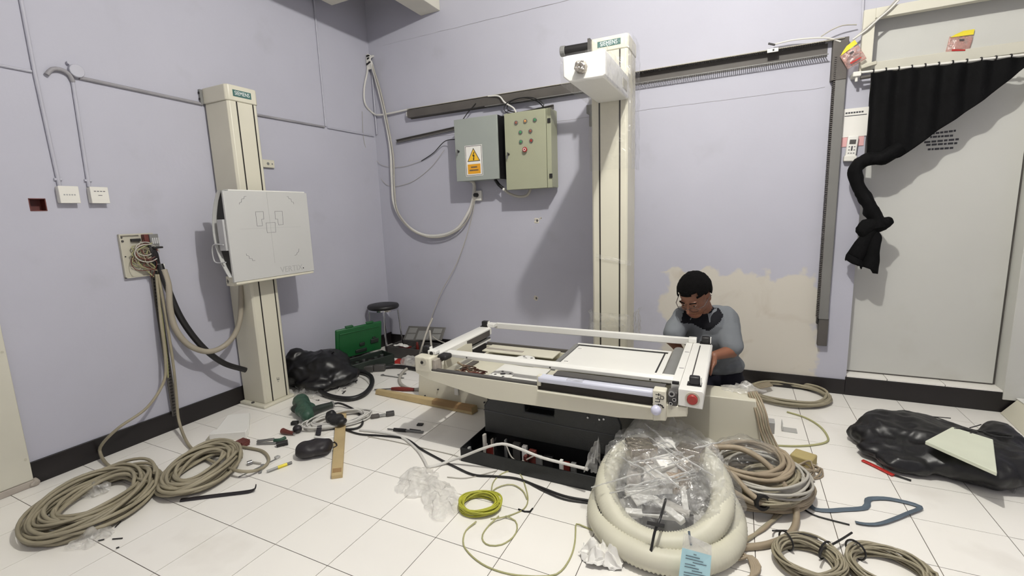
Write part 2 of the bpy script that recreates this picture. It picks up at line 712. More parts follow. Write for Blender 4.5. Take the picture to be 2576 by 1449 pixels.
mat('lips', (128, 78, 64), 0.5, var=0.05)
mat('hair', (9, 8, 8), 0.9, var=0.3, scale=60, bump=0.5, bscale=220, spec=0.1)
mat('shirt_grey', (112, 116, 120), 0.85, var=0.05, scale=8, bump=0.1, bscale=250, spec=0.2)
mat('shirt_black', (22, 22, 27), 0.85, var=0.1, spec=0.2)
mat('trousers', (24, 24, 34), 0.85, var=0.12, spec=0.2)
mat('eye_white', (214, 208, 200), 0.4)
mat('lens_frame', (40, 22, 20), 0.35)
mat('foam_sheet', (214, 218, 198), 0.5, var=0.05, scale=7)
mat('strap_blue', (84, 97, 108), 0.6, var=0.12, scale=20)
mat('knob_lilac', (206, 206, 226), 0.3, var=0.02)
mat('bar_lilac', (206, 208, 222), 0.35, var=0.02)
mat('sponge', (176, 160, 110), 0.9, var=0.08)
mat('leather_dark', (30, 26, 30), 0.5, var=0.12)
mat('foil', (186, 180, 172), 0.22, metal=0.85, var=0.08, bump=0.8, bscale=50)
mat('board_silver', (190, 186, 178), 0.4, var=0.08, scale=20)
mat('plaster', (206, 200, 188), 0.85, var=0.05)
mat('packet_yellow', (232, 214, 60), 0.35, var=0.05)
film('film_clear', (246, 246, 244), 0.17, 0.14, 20, 0.9)
film('film_heap', (246, 246, 244), 0.07, 0.14, 24, 0.8)
film('film_milky', (244, 243, 240), 0.42, 0.3, 9, 0.25)
film('film_head', (252, 251, 248), 0.05, 0.25, 14, 0.5)
film('film_column', (250, 249, 244), 0.03, 0.2, 22, 0.6)
film('film_strand', (252, 252, 250), 0.5, 0.2, 14, 0.2)
film('packet_film', (232, 190, 180), 0.55, 0.12, 30, 0.4)

# ------------------------------------------------------------------ the room
ROOM_X, ROOM_Y, ROOM_Z = 6.0, -4.7, 3.6

# floor: slab with grout, then every tile in view as a piece of its own
floor = struct(MB().box(-0.1, ROOM_Y - 0.1, -0.10, ROOM_X + 0.1, 0.2, -0.0025).build('floor', 'grout'))
T = 0.3
G = 0.0032
tile_me = MB().box(-T / 2 + G / 2, -T / 2 + G / 2, -0.008, T / 2 - G / 2, T / 2 - G / 2, 0.0).mesh('tile', 'tile_white', smooth=0)
rest = MB()
ntile = 0
ix0, iy0 = 0.126 - 0.3, -0.255 + 0.3
for i in range(0, 21):
    for j in range(0, 17):
        x0, x1 = ix0 + i * T, ix0 + (i + 1) * T
        y1, y0 = iy0 - j * T, iy0 - (j + 1) * T
        x0c, x1c, y0c, y1c = max(x0, 0), min(x1, ROOM_X), max(y0, ROOM_Y), min(y1, 0)
        if x1c - x0c < 0.01 or y1c - y0c < 0.01:
            continue
        seen = False
        for (px, py) in ((x0c, y0c), (x1c, y0c), (x0c, y1c), (x1c, y1c), ((x0c + x1c) / 2, (y0c + y1c) / 2)):
            q = V((px, py, 0)) - CAM
            d = q.dot(RZ)
            if d > 0.2:
                u, v = 1288 + 1161 * q.dot(RX) / d, 724.5 + 1161 * q.dot(RY) / d
                if -20 < u < 2596 and -20 < v < 1469:
                    seen = True
        whole = x1c - x0c > 0.29 and y1c - y0c > 0.29
        if seen and ntile < 300:
            if whole:
                o = bpy.data.objects.new('tile', tile_me)
                o.location = ((x0 + x1) / 2, (y0 + y1) / 2, rnd.uniform(-0.0004, 0.0))
                col.objects.link(o)
            else:
                o = MB().box(x0c + G / 2, y0c + G / 2, -0.008, x1c - G / 2, y1c - G / 2, 0.0).build('tile', 'tile_white', smooth=0)
            o.parent = floor
            ntile += 1
        else:
            rest.box(x0c + G / 2, y0c + G / 2, -0.008, x1c - G / 2, y1c - G / 2, -0.0002)
tag(rest.build('tile_field', 'tile_white', floor, smooth=0), kind='stuff')

# left wall, with the square hole left by a removed switch
hy0, hy1, hz0, hz1 = -2.662, -2.596, 1.433, 1.497
w = MB()
w.box(-0.15, ROOM_Y, -0.1, 0, hy0, ROOM_Z).box(-0.15, hy1, -0.1, 0, 0.15, ROOM_Z)
w.box(-0.15, hy0, -0.1, 0, hy1, hz0).box(-0.15, hy0, hz1, 0, hy1, ROOM_Z)
wall_left = struct(w.build('wall_left', 'wall_paint', smooth=0))
h = MB()
h.box(-0.06, hy0, hz0, -0.055, hy1, hz1)
h.box(-0.06, hy0 - .001, hz0, 0.001, hy0 + 0.003, hz1).box(-0.06, hy1 - .003, hz0, 0.001, hy1 + .001, hz1)
h.box(-0.06, hy0, hz1 - .003, 0.001, hy1, hz1 + .001).box(-0.06, hy0, hz0 - .001, 0.002, hy1, hz0 + 0.003)
h.build('switch_box', 'maroon', wall_left, smooth=0)

# back wall with the doorway
DX0, DX1 = 4.04, 4.945
w = MB()
w.box(-0.15, 0, -0.1, DX0, 0.15, ROOM_Z).box(DX1, 0, -0.1, ROOM_X + 0.1, 0.15, ROOM_Z)
w.box(DX0, 0, 2.46, DX1, 0.15, ROOM_Z).box(DX0, 0.14, -0.1, DX1, 0.15, 2.46)
wall_back = struct(w.build('wall_back', 'wall_paint', smooth=0))
pts = [V((0.15 + 3.3 * t / 60, -0.0008, 2.975 + 0.006 * noise.noise(V((t * 0.35, 2, 0))))) for t in range(61)]
MB().tube(pts, 0.0032, 5, rf=lambda t: max(0.12, min(1, t * 2.2) * (0.6 + 0.6 * noise.noise(V((t * 30, 5, 1)))))).build('crack', 'conduit_under', wall_back)
pts = [V((0.3 + 3.5 * t / 60, -0.0003, 2.075 + 0.006 * noise.noise(V((t * 0.35, 8, 0))))) for t in range(61)]
MB().tube(pts, 0.0014, 5).build('crack', 'conduit_under', wall_back)
# chipped anchor holes
for (u, v, s) in ((1350, 555, 1.0), (1360, 549, 0.4), (1348, 750, 0.9)):
    p = BW(u, v)
    mb = MB()
    for k in range(4):
        a = k * 1.6 + u
        mb.ell((p.x + 0.012 * s * math.cos(a), -0.0005, p.z + 0.016 * s * math.sin(a)), (0.016 * s, 0.0025, 0.012 * s), nu=8, nv=6)
    mb.build('paint_chip', 'plaster', wall_back)
    MB().ell((p.x + 0.006, -0.002, p.z), (0.009 * s, 0.003, 0.013 * s), nu=8, nv=6).build('anchor_hole', 'dark_grey', wall_back)

struct(MB().box(ROOM_X, ROOM_Y, -0.1, ROOM_X + 0.15, 0.15, ROOM_Z).build('wall_right', 'wall_paint', smooth=0))
struct(MB().box(-0.15, ROOM_Y - 0.15, -0.1, ROOM_X + 0.15, ROOM_Y, ROOM_Z).build('wall_rear', 'wall_paint', smooth=0))
struct(MB().box(-0.15, ROOM_Y - 0.15, ROOM_Z, ROOM_X + 0.15, 0.15, ROOM_Z + 0.1).build('ceiling', 'ceiling_white', smooth=0))
struct(MB().box(0.646, ROOM_Y, 3.145, 0.856, 0, ROOM_Z).build('trim_1', 'beam_cream', bevel=0.004))
struct(MB().box(0.125, ROOM_Y, 3.145, 0.325, -0.555, ROOM_Z).build('trim_2', 'beam_cream', bevel=0.004))

# baseboards
struct(MB().box(0, -2.86, 0, 0.012, 0, 0.125).build('baseboard_left', 'base_black', bevel=0.002))
struct(MB().box(0.012, -0.012, 0, DX0 - 0.005, 0, 0.106).build('baseboard_back', 'base_black', bevel=0.002))
struct(MB().box(4.90, -0.012, 0, 5.995, 0, 0.085).build('baseboard_right', 'base_black', bevel=0.002))

# doorway at the back: black step, white sill tiles, door, transom
struct(MB().box(DX0 - 0.005, -0.014, 0, 4.90, 0.139, 0.128).build('trim_3', 'base_black', bevel=0.002))
sill = struct(MB().box(DX0, -0.006, 0.128, 4.88, 0.139, 0.136).build('trim_4', 'grout', smooth=0))
x = DX0
for wd in (0.225, 0.3, 0.3):
    MB().box(x + 0.002, -0.010, 0.130, min(x + wd - 0.002, 4.88), 0.137, 0.141).build('sill_tile', 'tile_white', sill, smooth=0)
    x += wd
door = struct(MB().box(DX0 + 0.004, 0.085, 0.150, 4.826, 0.125, 2.135).build('door_1', 'door_white', bevel=0.003))
MB().box(4.826, 0.095, 0.145, 4.838, 0.13, 2.135).build('gap_shade', 'duct_dark', door, smooth=0)  # dark strip paints the shade in the gap at the door's edge
MB().box(DX0 + 0.004, 0.088, 0.1415, 4.826, 0.13, 0.150).build('bottom_strip', 'duct_dark', door, smooth=0)  # dark strip in the gap under the door
struct(MB().box(4.838, -0.02, 0.085, 4.944, 0.139, 2.46).build('trim_5', 'door_white', bevel=0.003))
tr = MB()
tr.box(3.972, -0.045, 2.13, 4.032, -0.0005, 2.49).box(4.032, -0.045, 2.432, 5.6, -0.0005, 2.49)
struct(tr.build('trim_6', 'door_cream', bevel=0.003))
struct(MB().box(DX0 + 0.004, 0.05, 2.136, 4.836, 0.125, 2.20).build('trim_7', 'door_cream', bevel=0.003))
struct(MB().box(DX0 + 0.004, 0.07, 2.201, 4.836, 0.10, 2.455).build('trim_9', 'door_white', bevel=0.003))
# printed notice on the door, half hidden by the curtain
notice = MB()
rr = random.Random(3)
for k, (u0, v0, u1, v1) in enumerate(((2345, 336, 2408, 328), (2340, 345, 2398, 341), (2325, 358, 2412, 350), (2330, 365, 2408, 360), (2334, 376, 2398, 372))):
    a, b = BW(u0, v0, 0.0845), BW(u1, v1, 0.0845)
    t = 0.0
    while t < 0.96:
        L = rr.uniform(0.08, 0.2)
        p, q = a.lerp(b, t), a.lerp(b, min(1, t + L))
        notice.box(p.x, 0.0842, p.z - 0.006, q.x, 0.086, p.z + 0.006)
        t += L + 0.035
notice.build('printed_notice', 'ink', door, smooth=0)

# old door at the far left
door2 = struct(MB().box(0.0005, -3.95, 0.035, 0.022, -2.862, 2.05).build('door_2', 'door_cream', bevel=0.003))
for z in (0.155, 0.735):
    MB().cyl((0.021, -2.876, z), (0.0245, -2.876, z), 0.006, n=10).build('screw', 'cream_dark', door2)
d2 = struct(MB().box(0.0005, -3.95, 0.0, 0.03, -2.862, 0.034).build('trim_8', 'sill_grey', bevel=0.004))
melt('broken_mortar', MB().ell((0.02, -2.856, 0.02), (0.022, 0.016, 0.02)).ell((0.028, -2.868, 0.012), (0.014, 0.018, 0.012)), 'sill_grey', 0.004, 2, d2, 0.004, 60, 0.0)

# lamp in its ceiling holder (out of the picture, lights the room)
t = thing('ceiling_lamp', 'round ceiling lamp holder above the room', 'lamp', (LAMP.x, LAMP.y, ROOM_Z - 0.001))
MB().cyl((LAMP.x, LAMP.y, ROOM_Z - 0.03), (LAMP.x, LAMP.y, ROOM_Z - 0.0005), 0.06).build('base', 'pvc_white', t)
MB().cyl((LAMP.x, LAMP.y, ROOM_Z - 0.085), (LAMP.x, LAMP.y, ROOM_Z - 0.03), 0.022).build('socket', 'pvc_white', t)

# ------------------------------------------------------------------ left wall fittings
def conduit(pts, label, r=0.009, clips=(), m='conduit_paint'):
    t = thing('wall_conduit', label, 'conduit', V(pts[0]))
    MB().tube([V(p) for p in pts], r, 10).build('pipe', m, t)
    for c in clips:
        c = V(c)
        MB().box(c.x - 0.002, c.y - 0.017, c.z - 0.006, c.x + r + 0.004, c.y + 0.017, c.z + 0.006).build('clip', m, t, bevel=0.002)
    return t


conduit([(0.008, -2.548, 3.55), (0.008, -2.545, 2.15), (0.008, -2.530, 1.556)], 'painted vertical conduit running down to the left switch box', clips=[(0, -2.531, 1.60)])
conduit([(0.008, -2.392, 2.13), (0.008, -2.402, 1.565)], 'short vertical conduit running down to the right switch box', clips=[(0, -2.401, 1.60)])
conduit([(0.007, -3.3, 2.146), (0.007, -2.556, 2.143)], 'horizontal conduit leaving the picture at the left edge', 0.007)
conduit([(0.008, -2.36, 2.158), (0.008, -1.70, 2.142)], 'horizontal conduit from round junction box to the bucky column', 0.010, m='conduit_under')
conduit([(0.008, -1.462, 2.138), (0.008, -0.655, 2.146)], 'horizontal conduit right of the bucky column', 0.009, m='conduit_under')
conduit([(0.008, -0.620, 2.146), (0.008, -0.03, 2.150)], 'short horizontal conduit ending at the room corner', 0.008)
conduit([(0.008, -0.637, 3.55), (0.008, -0.637, 2.155)], 'tall vertical conduit near the room corner', 0.008)

t = thing('junction_box', 'round painted junction box with loose bent pipe on left wall', 'junction box', (0, -2.38, 2.17))
MB().cyl((0.001, -2.372, 2.188), (0.030, -2.372, 2.188), 0.034, n=24).build('box_body', 'conduit_paint', t, bevel=0.003)
MB().cyl((0.001, -2.40, 2.225), (0.022, -2.40, 2.225), 0.008, n=12).build('screw_lug', 'conduit_paint', t)
MB().tube(smooth_path([(0.014, -2.50, 2.140), (0.016, -2.475, 2.172), (0.016, -2.44, 2.180), (0.014, -2.405, 2.165), (0.010, -2.392, 2.128)]), 0.011, 10).build('bent_pipe', 'conduit_under', t)

for name, y0, y1, lab in (('a', -2.549, -2.452, 'square white switch box beside the dark hole in the wall'), ('b', -2.413, -2.318, 'square white switch box right of its twin, with printed mark')):
    t = thing('switch_box', lab, 'switch box', (0, (y0 + y1) / 2, 1.48), 'surface switch boxes')
    MB().box(0.0005, y0, 1.474, 0.034, y1 - 0.012, 1.562).build('back_box', 'pvc_white', t, bevel=0.004)
    c = MB().box(0.034, y0 - 0.001, 1.472, 0.042, y1 - 0.011, 1.564).build('cover', 'pvc_white', t, bevel=0.003)
    mk = MB()
    yc = (y0 + y1 - 0.012) / 2
    if name == 'a':
        for k in range(5):
            mk.box(0.0415, yc - 0.026 + k * 0.011, 1.513, 0.0425, yc - 0.019 + k * 0.011, 1.521)
    else:
        for k in range(4):
            mk.box(0.0415, yc - 0.026 + k * 0.014, 1.537, 0.0425, yc - 0.016 + k * 0.014, 1.541)
        mk.box(0.0415, yc - 0.009, 1.515, 0.0425, yc + 0.010, 1.518)
    mk.build('printed_mark', 'ink_faint' if name == 'a' else 'ink', t, smooth=0)

# opened outlet plate with wiring
t = thing('wall_junction_panel', 'opened cream wall panel with a tangle of wires and terminals', 'junction box', (0, -2.21, 1.03))
py0, py1, pz0, pz1 = -2.307, -2.121, 1.028, 1.292
MB().box(0.0005, py0, pz0, 0.012, py1, pz1).build('back_plate', 'cream_dark', t, bevel=0.003)
for (y, z, r) in ((py0 + .015, pz1 - .02, .006), (py0 + .018, pz1 - .042, .007), (py0 + .02, pz0 + .13, .004), (py1 - .02, pz1 - .02, .005)):
    MB().cyl((0.011, y, z), (0.015, y, z), r, n=10).build('screw', 'dark_grey', t)
MB().box(0.012, py0 + .004, pz1 - .008, 0.026, py1 - .08, pz1).box(0.012, py0, pz0, 0.024, py0 + .006, pz1).box(0.012, py0, pz0, 0.024, py1, pz0 + .005).build('rim', 'cream_dark', t)
tb = MB().box(0.013, -2.165, 1.205, 0.06, -2.118, 1.285).build('terminal_block', 'mid_grey', t, bevel=0.003)
for k in range(4):
    MB().box(0.058, -2.157 + 0.011 * k, 1.225, 0.064, -2.149 + 0.011 * k, 1.262).build('terminal_clamp', 'plate_side', tb)
MB().box(0.05, -2.16, 1.195, 0.072, -2.105, 1.207).build('lever', 'ink_dark', t, bevel=0.003)
MB().box(0.013, -2.19, 1.23, 0.05, -2.165, 1.285).build('relay', 'maroon', t, bevel=0.003)
MB().box(0.013, -2.25, 1.245, 0.03, -2.20, 1.262).build('connector_strip', 'ink_dark', t, bevel=0.002)
rr = random.Random(11)
for k in range(16):
    a = V((0.03 + rr.uniform(0, 0.03), rr.uniform(-2.26, -2.14), rr.uniform(1.16, 1.26)))
    b = V((0.035 + rr.uniform(0, 0.03), rr.uniform(-2.27, -2.15), rr.uniform(1.06, 1.15)))
    c = V((0.04 + rr.uniform(0, 0.02), rr.uniform(-2.19, -2.13), rr.uniform(1.02, 1.1)))
    d = V((0.03 + rr.uniform(0, 0.02), rr.uniform(-2.27, -2.2), rr.uniform(1.1, 1.22)))
    MB().tube(smooth_path([a, d, b, c]), rr.choice((0.0022, 0.003, 0.0035)), 6).build('wire', rr.choice(('cable_olive', 'cable_grey', 'cable_beige', 'cable_olive', 'maroon')), t)
for k in range(5):
    cy, cz, r0 = -2.21 + rr.uniform(-.01, .02), 1.19 + rr.uniform(-.03, .02), 0.035 + 0.008 * k
    pp = [V((0.045 + 0.004 * k, cy + r0 * math.cos(a * 0.5), cz + 0.8 * r0 * math.sin(a * 0.5))) for a in range(0, 12)]
    MB().tube(smooth_path(pp, 0.01), 0.0035, 6).build('wire', rr.choice(('cable_grey', 'cable_beige', 'maroon')), t)
for k in range(4):
    pp = [(0.04, -2.18, 1.25), (0.055, -2.165 + .008 * k, 1.18), (0.05, -2.16 + .01 * k, 1.10), (0.045, -2.15 + .012 * k, 1.03)]
    MB().tube(smooth_path(pp, 0.01), 0.006, 6).build('dark_lead', 'ink_dark', t)
sk = MB().box(0.05, -2.150, 1.050, 0.072, -2.112, 1.098).build('socket_block', 'offwhite', t, bevel=0.004)
for (dy, dz) in ((.01, .012), (.026, .012), (.018, .024), (.01, .036), (.026, .036)):
    MB().cyl((0.0715, -2.150 + dy, 1.05 + dz), (0.0728, -2.150 + dy, 1.05 + dz), 0.0028, n=8).build('pin_hole', 'ink_dark', sk)

# slotted strip down the wall below the panel
t = thing('perforated_strip', 'dark perforated metal strip hanging from wall panel to the floor', 'strip', LW(441, 1045))
a, b = LW(386, 690, 0.03), LW(441, 1045, 0.03)
MB().obox(a, b, 0.035, 0.004, up=(1, 0, 0)).build('strip_body', 'duct_dark', t)
for k in range(44):
    p = a.lerp(b, (k + 0.5) / 44)
    MB().box(p.x + 0.0018, p.y - 0.009, p.z - 0.003, p.x + 0.0032, p.y + 0.009, p.z + 0.003).build('slot', 'ink_dark', t, smooth=0)

cable('power_cable', [LW(393, 690, .06), LW(404, 800, .075), LW(416, 900, .085), LW(412, 960, .10), LW(370, 1025, .12), LW(300, 1075, .12), LW(258, 1116, .06), LW(252, 1140, .03), F(275, 1172, .009), F(330, 1186, .009), F(395, 1194, .012), F(405, 1215, .03)], 0.0085, 'cable_beige', 'beige cable dropping from wall panel to the lower left coil')
cable('power_cable', [LW(398, 690, .065), LW(418, 800, .085), LW(436, 920, .085), LW(444, 1000, .09), LW(450, 1058, .10), F(470, 1112, .02), F(500, 1142, .012), F(560, 1172, .03), F(610, 1186, .04), F(655, 1180, .012), F(676, 1158, .009), F(660, 1135, .009), F(610, 1124, .01)], 0.0085, 'cable_beige', 'beige cable dropping from wall panel to the upper left coil')
cable('thin_earth_cable', [LW(395, 692, .05), LW(408, 800, .06), LW(420, 900, .06), LW(423, 950, .06)], 0.004, 'cable_olive', 'thin olive earth wire behind the cables under the wall panel')
cable('cable_sleeve', [LW(402, 665, .06), LW(420, 720, .09), LW(455, 800, .11), LW(505, 868, .12), LW(560, 912, .13), LW(618, 931, .15)], 0.019, 'black', 'thick black cable sleeve from wall panel to the bucky column', n=12)
# corrugated grey hose
hp = smooth_path([LW(412, 678, .08), LW(424, 720, .10), LW(428, 775, .11), LW(442, 828, .12), LW(478, 870, .13), LW(530, 884, .14), LW(578, 858, .15), LW(603, 805, .16), LW(607, 712, .16)], 0.0045)
hose = MB().tube(hp, 0.0175, 12, rf=lambda t: 1.0).build('corrugated_hose', 'hose_grey', smooth=60)
for i, p in enumerate(hose.data.vertices):
    k = (i // 12)
    ctr = hp[min(k, len(hp) - 1)]
    p.co = ctr + (p.co - ctr) * (1.08 if k % 2 else 0.93)
tag(hose, 'grey corrugated hose looping from wall panel to the bucky column', 'hose')

# ------------------------------------------------------------------ back wall: cable duct
def fin_row(mb, a, b, pitch, wd, d0, d1, hgt, vertical=False):
    n = int((b - a) / pitch)
    for k in range(n):
        q = a + k * pitch
        if vertical:
            mb.box(d0, -0.055, q, d1, -0.003, q + wd)
        else:
            mb.box(q, -0.058, hgt - 0.0015, q + wd, -0.003, hgt + 0.0015)


t = thing('cable_duct', 'long horizontal slotted grey cable duct on back wall', 'cable duct', (2.1, 0, 2.26))
MB().box(0.46, -0.003, 2.262, 3.80, -0.0005, 2.342).build('base_plate', 'duct_dark', t, smooth=0)
f = MB()
fin_row(f, 1.30, 3.80, 0.0125, 0.0062, 0, 0, 2.262)
tag(f.build('lower_fins', 'duct_grey', t, smooth=0), kind='stuff')
f = MB()
fin_row(f, 1.95, 3.80, 0.0125, 0.0062, 0, 0, 2.342)
tag(f.build('upper_fins', 'duct_dark', t, smooth=0), kind='stuff')
MB().box(1.30, -0.062, 2.2595, 3.80, -0.056, 2.2655).build('lower_lip', 'duct_grey', t, smooth=0)
MB().prism([(0.46, -0.003, 2.342), (0.46, -0.055, 2.338), (0.46, -0.060, 2.30), (0.46, -0.056, 2.268), (0.46, -0.003, 2.268)], (1.85, 0, 0)).build('cover', 'duct_dark', t)
MB().box(0.435, -0.045, 2.285, 0.46, -0.0005, 2.325).build('end_stub', 'offwhite', t, bevel=0.003)
MB().prism([(0.46, -0.0005, 2.352), (0.46, -0.058, 2.343), (0.46, -0.060, 2.347), (0.46, -0.0005, 2.358)], (3.42, 0, 0)).build('cream_capping', 'cream_dark', t)
t2 = thing('cable_duct', 'vertical grey cable duct at the right of back wall', 'cable duct', (3.87, 0, 0.34))
MB().box(3.822, -0.050, 2.10, 3.905, -0.0005, 2.352).build('corner_piece', 'duct_dark', t2, bevel=0.003)
MB().box(3.846, -0.046, 0.535, 3.905, -0.0005, 2.105).build('cover', 'duct_grey', t2, bevel=0.004)
MB().box(3.852, -0.040, 0.345, 3.909, -0.0005, 0.54).build('end_piece', 'duct_dark', t2, bevel=0.003)
f = MB()
fin_row(f, 0.55, 2.25, 0.0125, 0.0062, 3.836, 3.846, 0, True)
tag(f.build('side_fins', 'duct_dark', t2, smooth=0), kind='stuff')
MB().box(3.84, -0.046, 0.50, 3.846, -0.002, 0.56).build('clip', 'ink_dark', t2)

a, b = V((0.277, -0.014, 2.073)), V((1.922, -0.014, 2.190))
t = thing('slotted_duct', 'loose slotted duct strip tilted behind the two cabinets', 'cable duct', a)
MB().obox(a, b, 0.003, 0.032).build('web', 'duct_dark', t)
f = MB()
for k in range(165):
    p = a.lerp(b, k / 165)
    for dz in (-0.014, 0.014):
        f.box(p.x, -0.030, p.z + dz - 0.002, p.x + 0.005, -0.012, p.z + dz + 0.002)
tag(f.build('fins', 'mid_grey', t, smooth=0), kind='stuff')
MB().obox(a + V((0, -0.016, 0.014)), b + V((0, -0.016, 0.014)), 0.003, 0.004).build('lip', 'mid_grey', t)

# ------------------------------------------------------------------ electrical cabinets
def key_lock(parent, x, y, z):
    lk = MB().cyl((x, y, z), (x, y - 0.012, z), 0.010, n=14).build('lock', 'ink_dark', parent)
    MB().box(x - 0.002, y - 0.030, z - 0.012, x + 0.002, y - 0.012, z + 0.014).build('key', 'steel', lk)
    MB().box(x - 0.009, y - 0.026, z - 0.038, x + 0.004, y - 0.023, z - 0.012).build('key_tag', 'steel', lk)


# left cabinet: slightly dropped to the right as it hangs
t = thing('electrical_cabinet', 'grey steel cabinet with yellow high-voltage warning sign', 'cabinet', (1.27, 0, 1.63), 'electrical cabinets')
MB().box(1.072, -0.185, 1.634, 1.484, -0.038, 2.148).build('body', 'cabinet_grey', t, bevel=0.003)
MB().box(1.10, -0.038, 1.68, 1.45, -0.0005, 2.05).build('wall_spacer', 'duct_dark', t)
dr = MB().box(1.066, -0.204, 1.630, 1.488, -0.187, 2.152).build('door', 'cabinet_grey', t, bevel=0.003)
MB().box(1.488, -0.188, 1.63, 1.4905, -0.04, 2.15).build('side_sheet', 'black', t, smooth=0)  # black sheet over the side facing the other cabinet
key_lock(dr, 1.10, -0.204, 1.885)
sg = MB().box(1.165, -0.2055, 1.668, 1.335, -0.204, 1.925).build('warning_sign', 'paper', t, smooth=0)
yy = -0.2055
bd = MB()
for (x0, z0, x1, z1) in ((1.170, 1.673, 1.330, 1.677), (1.170, 1.916, 1.330, 1.920), (1.170, 1.673, 1.174, 1.920), (1.326, 1.673, 1.330, 1.920)):
    bd.box(x0, yy - 0.0008, z0, x1, yy, z1)
bd.build('sign_border', 'ink', sg, smooth=0)
cx, cz = 1.25, 1.835
MB().prism([(cx - .064, yy, cz - .045), (cx + .064, yy, cz - .045), (cx, yy, cz + .068)], (0, -0.001, 0)).build('triangle_border', 'ink', sg, smooth=0)
MB().prism([(cx - .054, yy - .001, cz - .039), (cx + .054, yy - .001, cz - .039), (cx, yy - .001, cz + .056)], (0, -0.0008, 0)).build('triangle', 'sign_yellow', sg, smooth=0)
y3 = yy - 0.0019
bolt = [(cx + .004, y3, cz + .034), (cx - .012, y3, cz - .002), (cx + .000, y3, cz - .001), (cx - .004, y3, cz - .026), (cx - .009, y3, cz - .024), (cx + .001, y3, cz - .038), (cx + .008, y3, cz - .022), (cx + .003, y3, cz - .023), (cx + .011, y3, cz + .008), (cx - .001, y3, cz + .007), (cx + .012, y3, cz + .034)]
MB().prism(bolt, (0, -0.0006, 0)).build('lightning_bolt', 'ink_dark', sg, smooth=0)
MB().box(1.187, yy - 0.001, 1.686, 1.313, yy, 1.768).build('caption_panel', 'sign_orange', sg, bevel=0.004)
cp = MB()
rr = random.Random(5)
for z, x0, x1 in ((1.742, 1.22, 1.28), (1.716, 1.205, 1.293)):
    x = x0
    while x < x1:
        wd = rr.uniform(0.004, 0.008)
        cp.box(x, yy - 0.0018, z - 0.006, x + wd, yy - 0.001, z + 0.006)
        x += wd + 0.0022
cp.build('caption_text', 'ink', sg, smooth=0)

t = thing('electrical_cabinet', 'olive steel control cabinet with coloured indicator lamps', 'cabinet', (1.75, 0, 1.53), 'electrical cabinets')
MB().box(1.552, -0.172, 1.535, 1.956, -0.038, 2.146).build('body', 'cabinet_green', t, bevel=0.003)
MB().box(1.58, -0.038, 1.58, 1.93, -0.0005, 2.03).build('wall_spacer', 'duct_dark', t)
dr = MB().box(1.548, -0.190, 1.531, 1.916, -0.174, 2.148).build('door', 'cabinet_green', t, bevel=0.003)
MB().box(1.919, -0.186, 1.531, 1.958, -0.174, 2.148).build('hinge_strip', 'cabinet_green', t, bevel=0.002)
for (u, v) in ((1381, 303), (1386, 442)):
    p = BW(u, v, -0.19)
    MB().box(p.x - 0.013, -0.196, p.z - 0.017, p.x + 0.013, -0.186, p.z + 0.017).build('hinge', 'ink_dark', t, bevel=0.002)
key_lock(dr, 1.578, -0.190, 1.822)
for (u, v, m) in ((1299, 309, 'lamp_brown'), (1322, 305, 'lamp_amber'), (1346, 302, 'lamp_green'), (1310, 333, 'lamp_green'), (1335, 330, 'lamp_brown'), (1311, 357, 'lamp_green'), (1337, 354, 'lamp_red')):
    p = BW(u, v, -0.19)
    lp = MB().ring((p.x, -0.190, p.z), (p.x, -0.199, p.z), 0.0165, 0.011, 20).build('indicator_lamp', 'steel', dr)
    MB().lathe([(0, 0.011), (0.010, 0.011), (0.014, 0.007)], (p.x, -0.190, p.z), (0, -1, 0), 16).build('lens', m, lp)
p = BW(1323, 377, -0.19)
es = MB().cyl((p.x, -0.190, p.z), (p.x, -0.206, p.z), 0.013, n=16).build('stop_button', 'ink_dark', dr)
MB().lathe([(0.014, 0.019), (0.026, 0.021), (0.031, 0.016)], (p.x, -0.190, p.z), (0, -1, 0), 20).build('button_head', 'stop_red', es)
MB().ring((p.x, -0.2205, p.z), (p.x, -0.2218, p.z), 0.012, 0.008).build('button_arrow', 'white_ink', es)

# wall socket with plug under the left cabinet
t = thing('wall_socket', 'small white wall socket with a black plug below the cabinets', 'socket', (1.165, 0, 1.46))
MB().box(1.118, -0.034, 1.462, 1.208, -0.0005, 1.552).build('socket_box', 'pvc_white', t, bevel=0.005)
MB().cyl((1.165, -0.034, 1.512), (1.165, -0.07, 1.512), 0.020, 0.017).build('plug', 'black', t)
cable('thin_wire', [(1.165, -0.066, 1.505), (1.15, -0.065, 1.42), BW(1178, 580, -.05), BW(1150, 660, -.06), BW(1110, 735, -.08), BW(1085, 800, -.12), BW(1068, 850, -.25), BW(1055, 890, -.45)], 0.0035, 'cable_grey', 'thin grey wire hanging from the plug down to the floor')
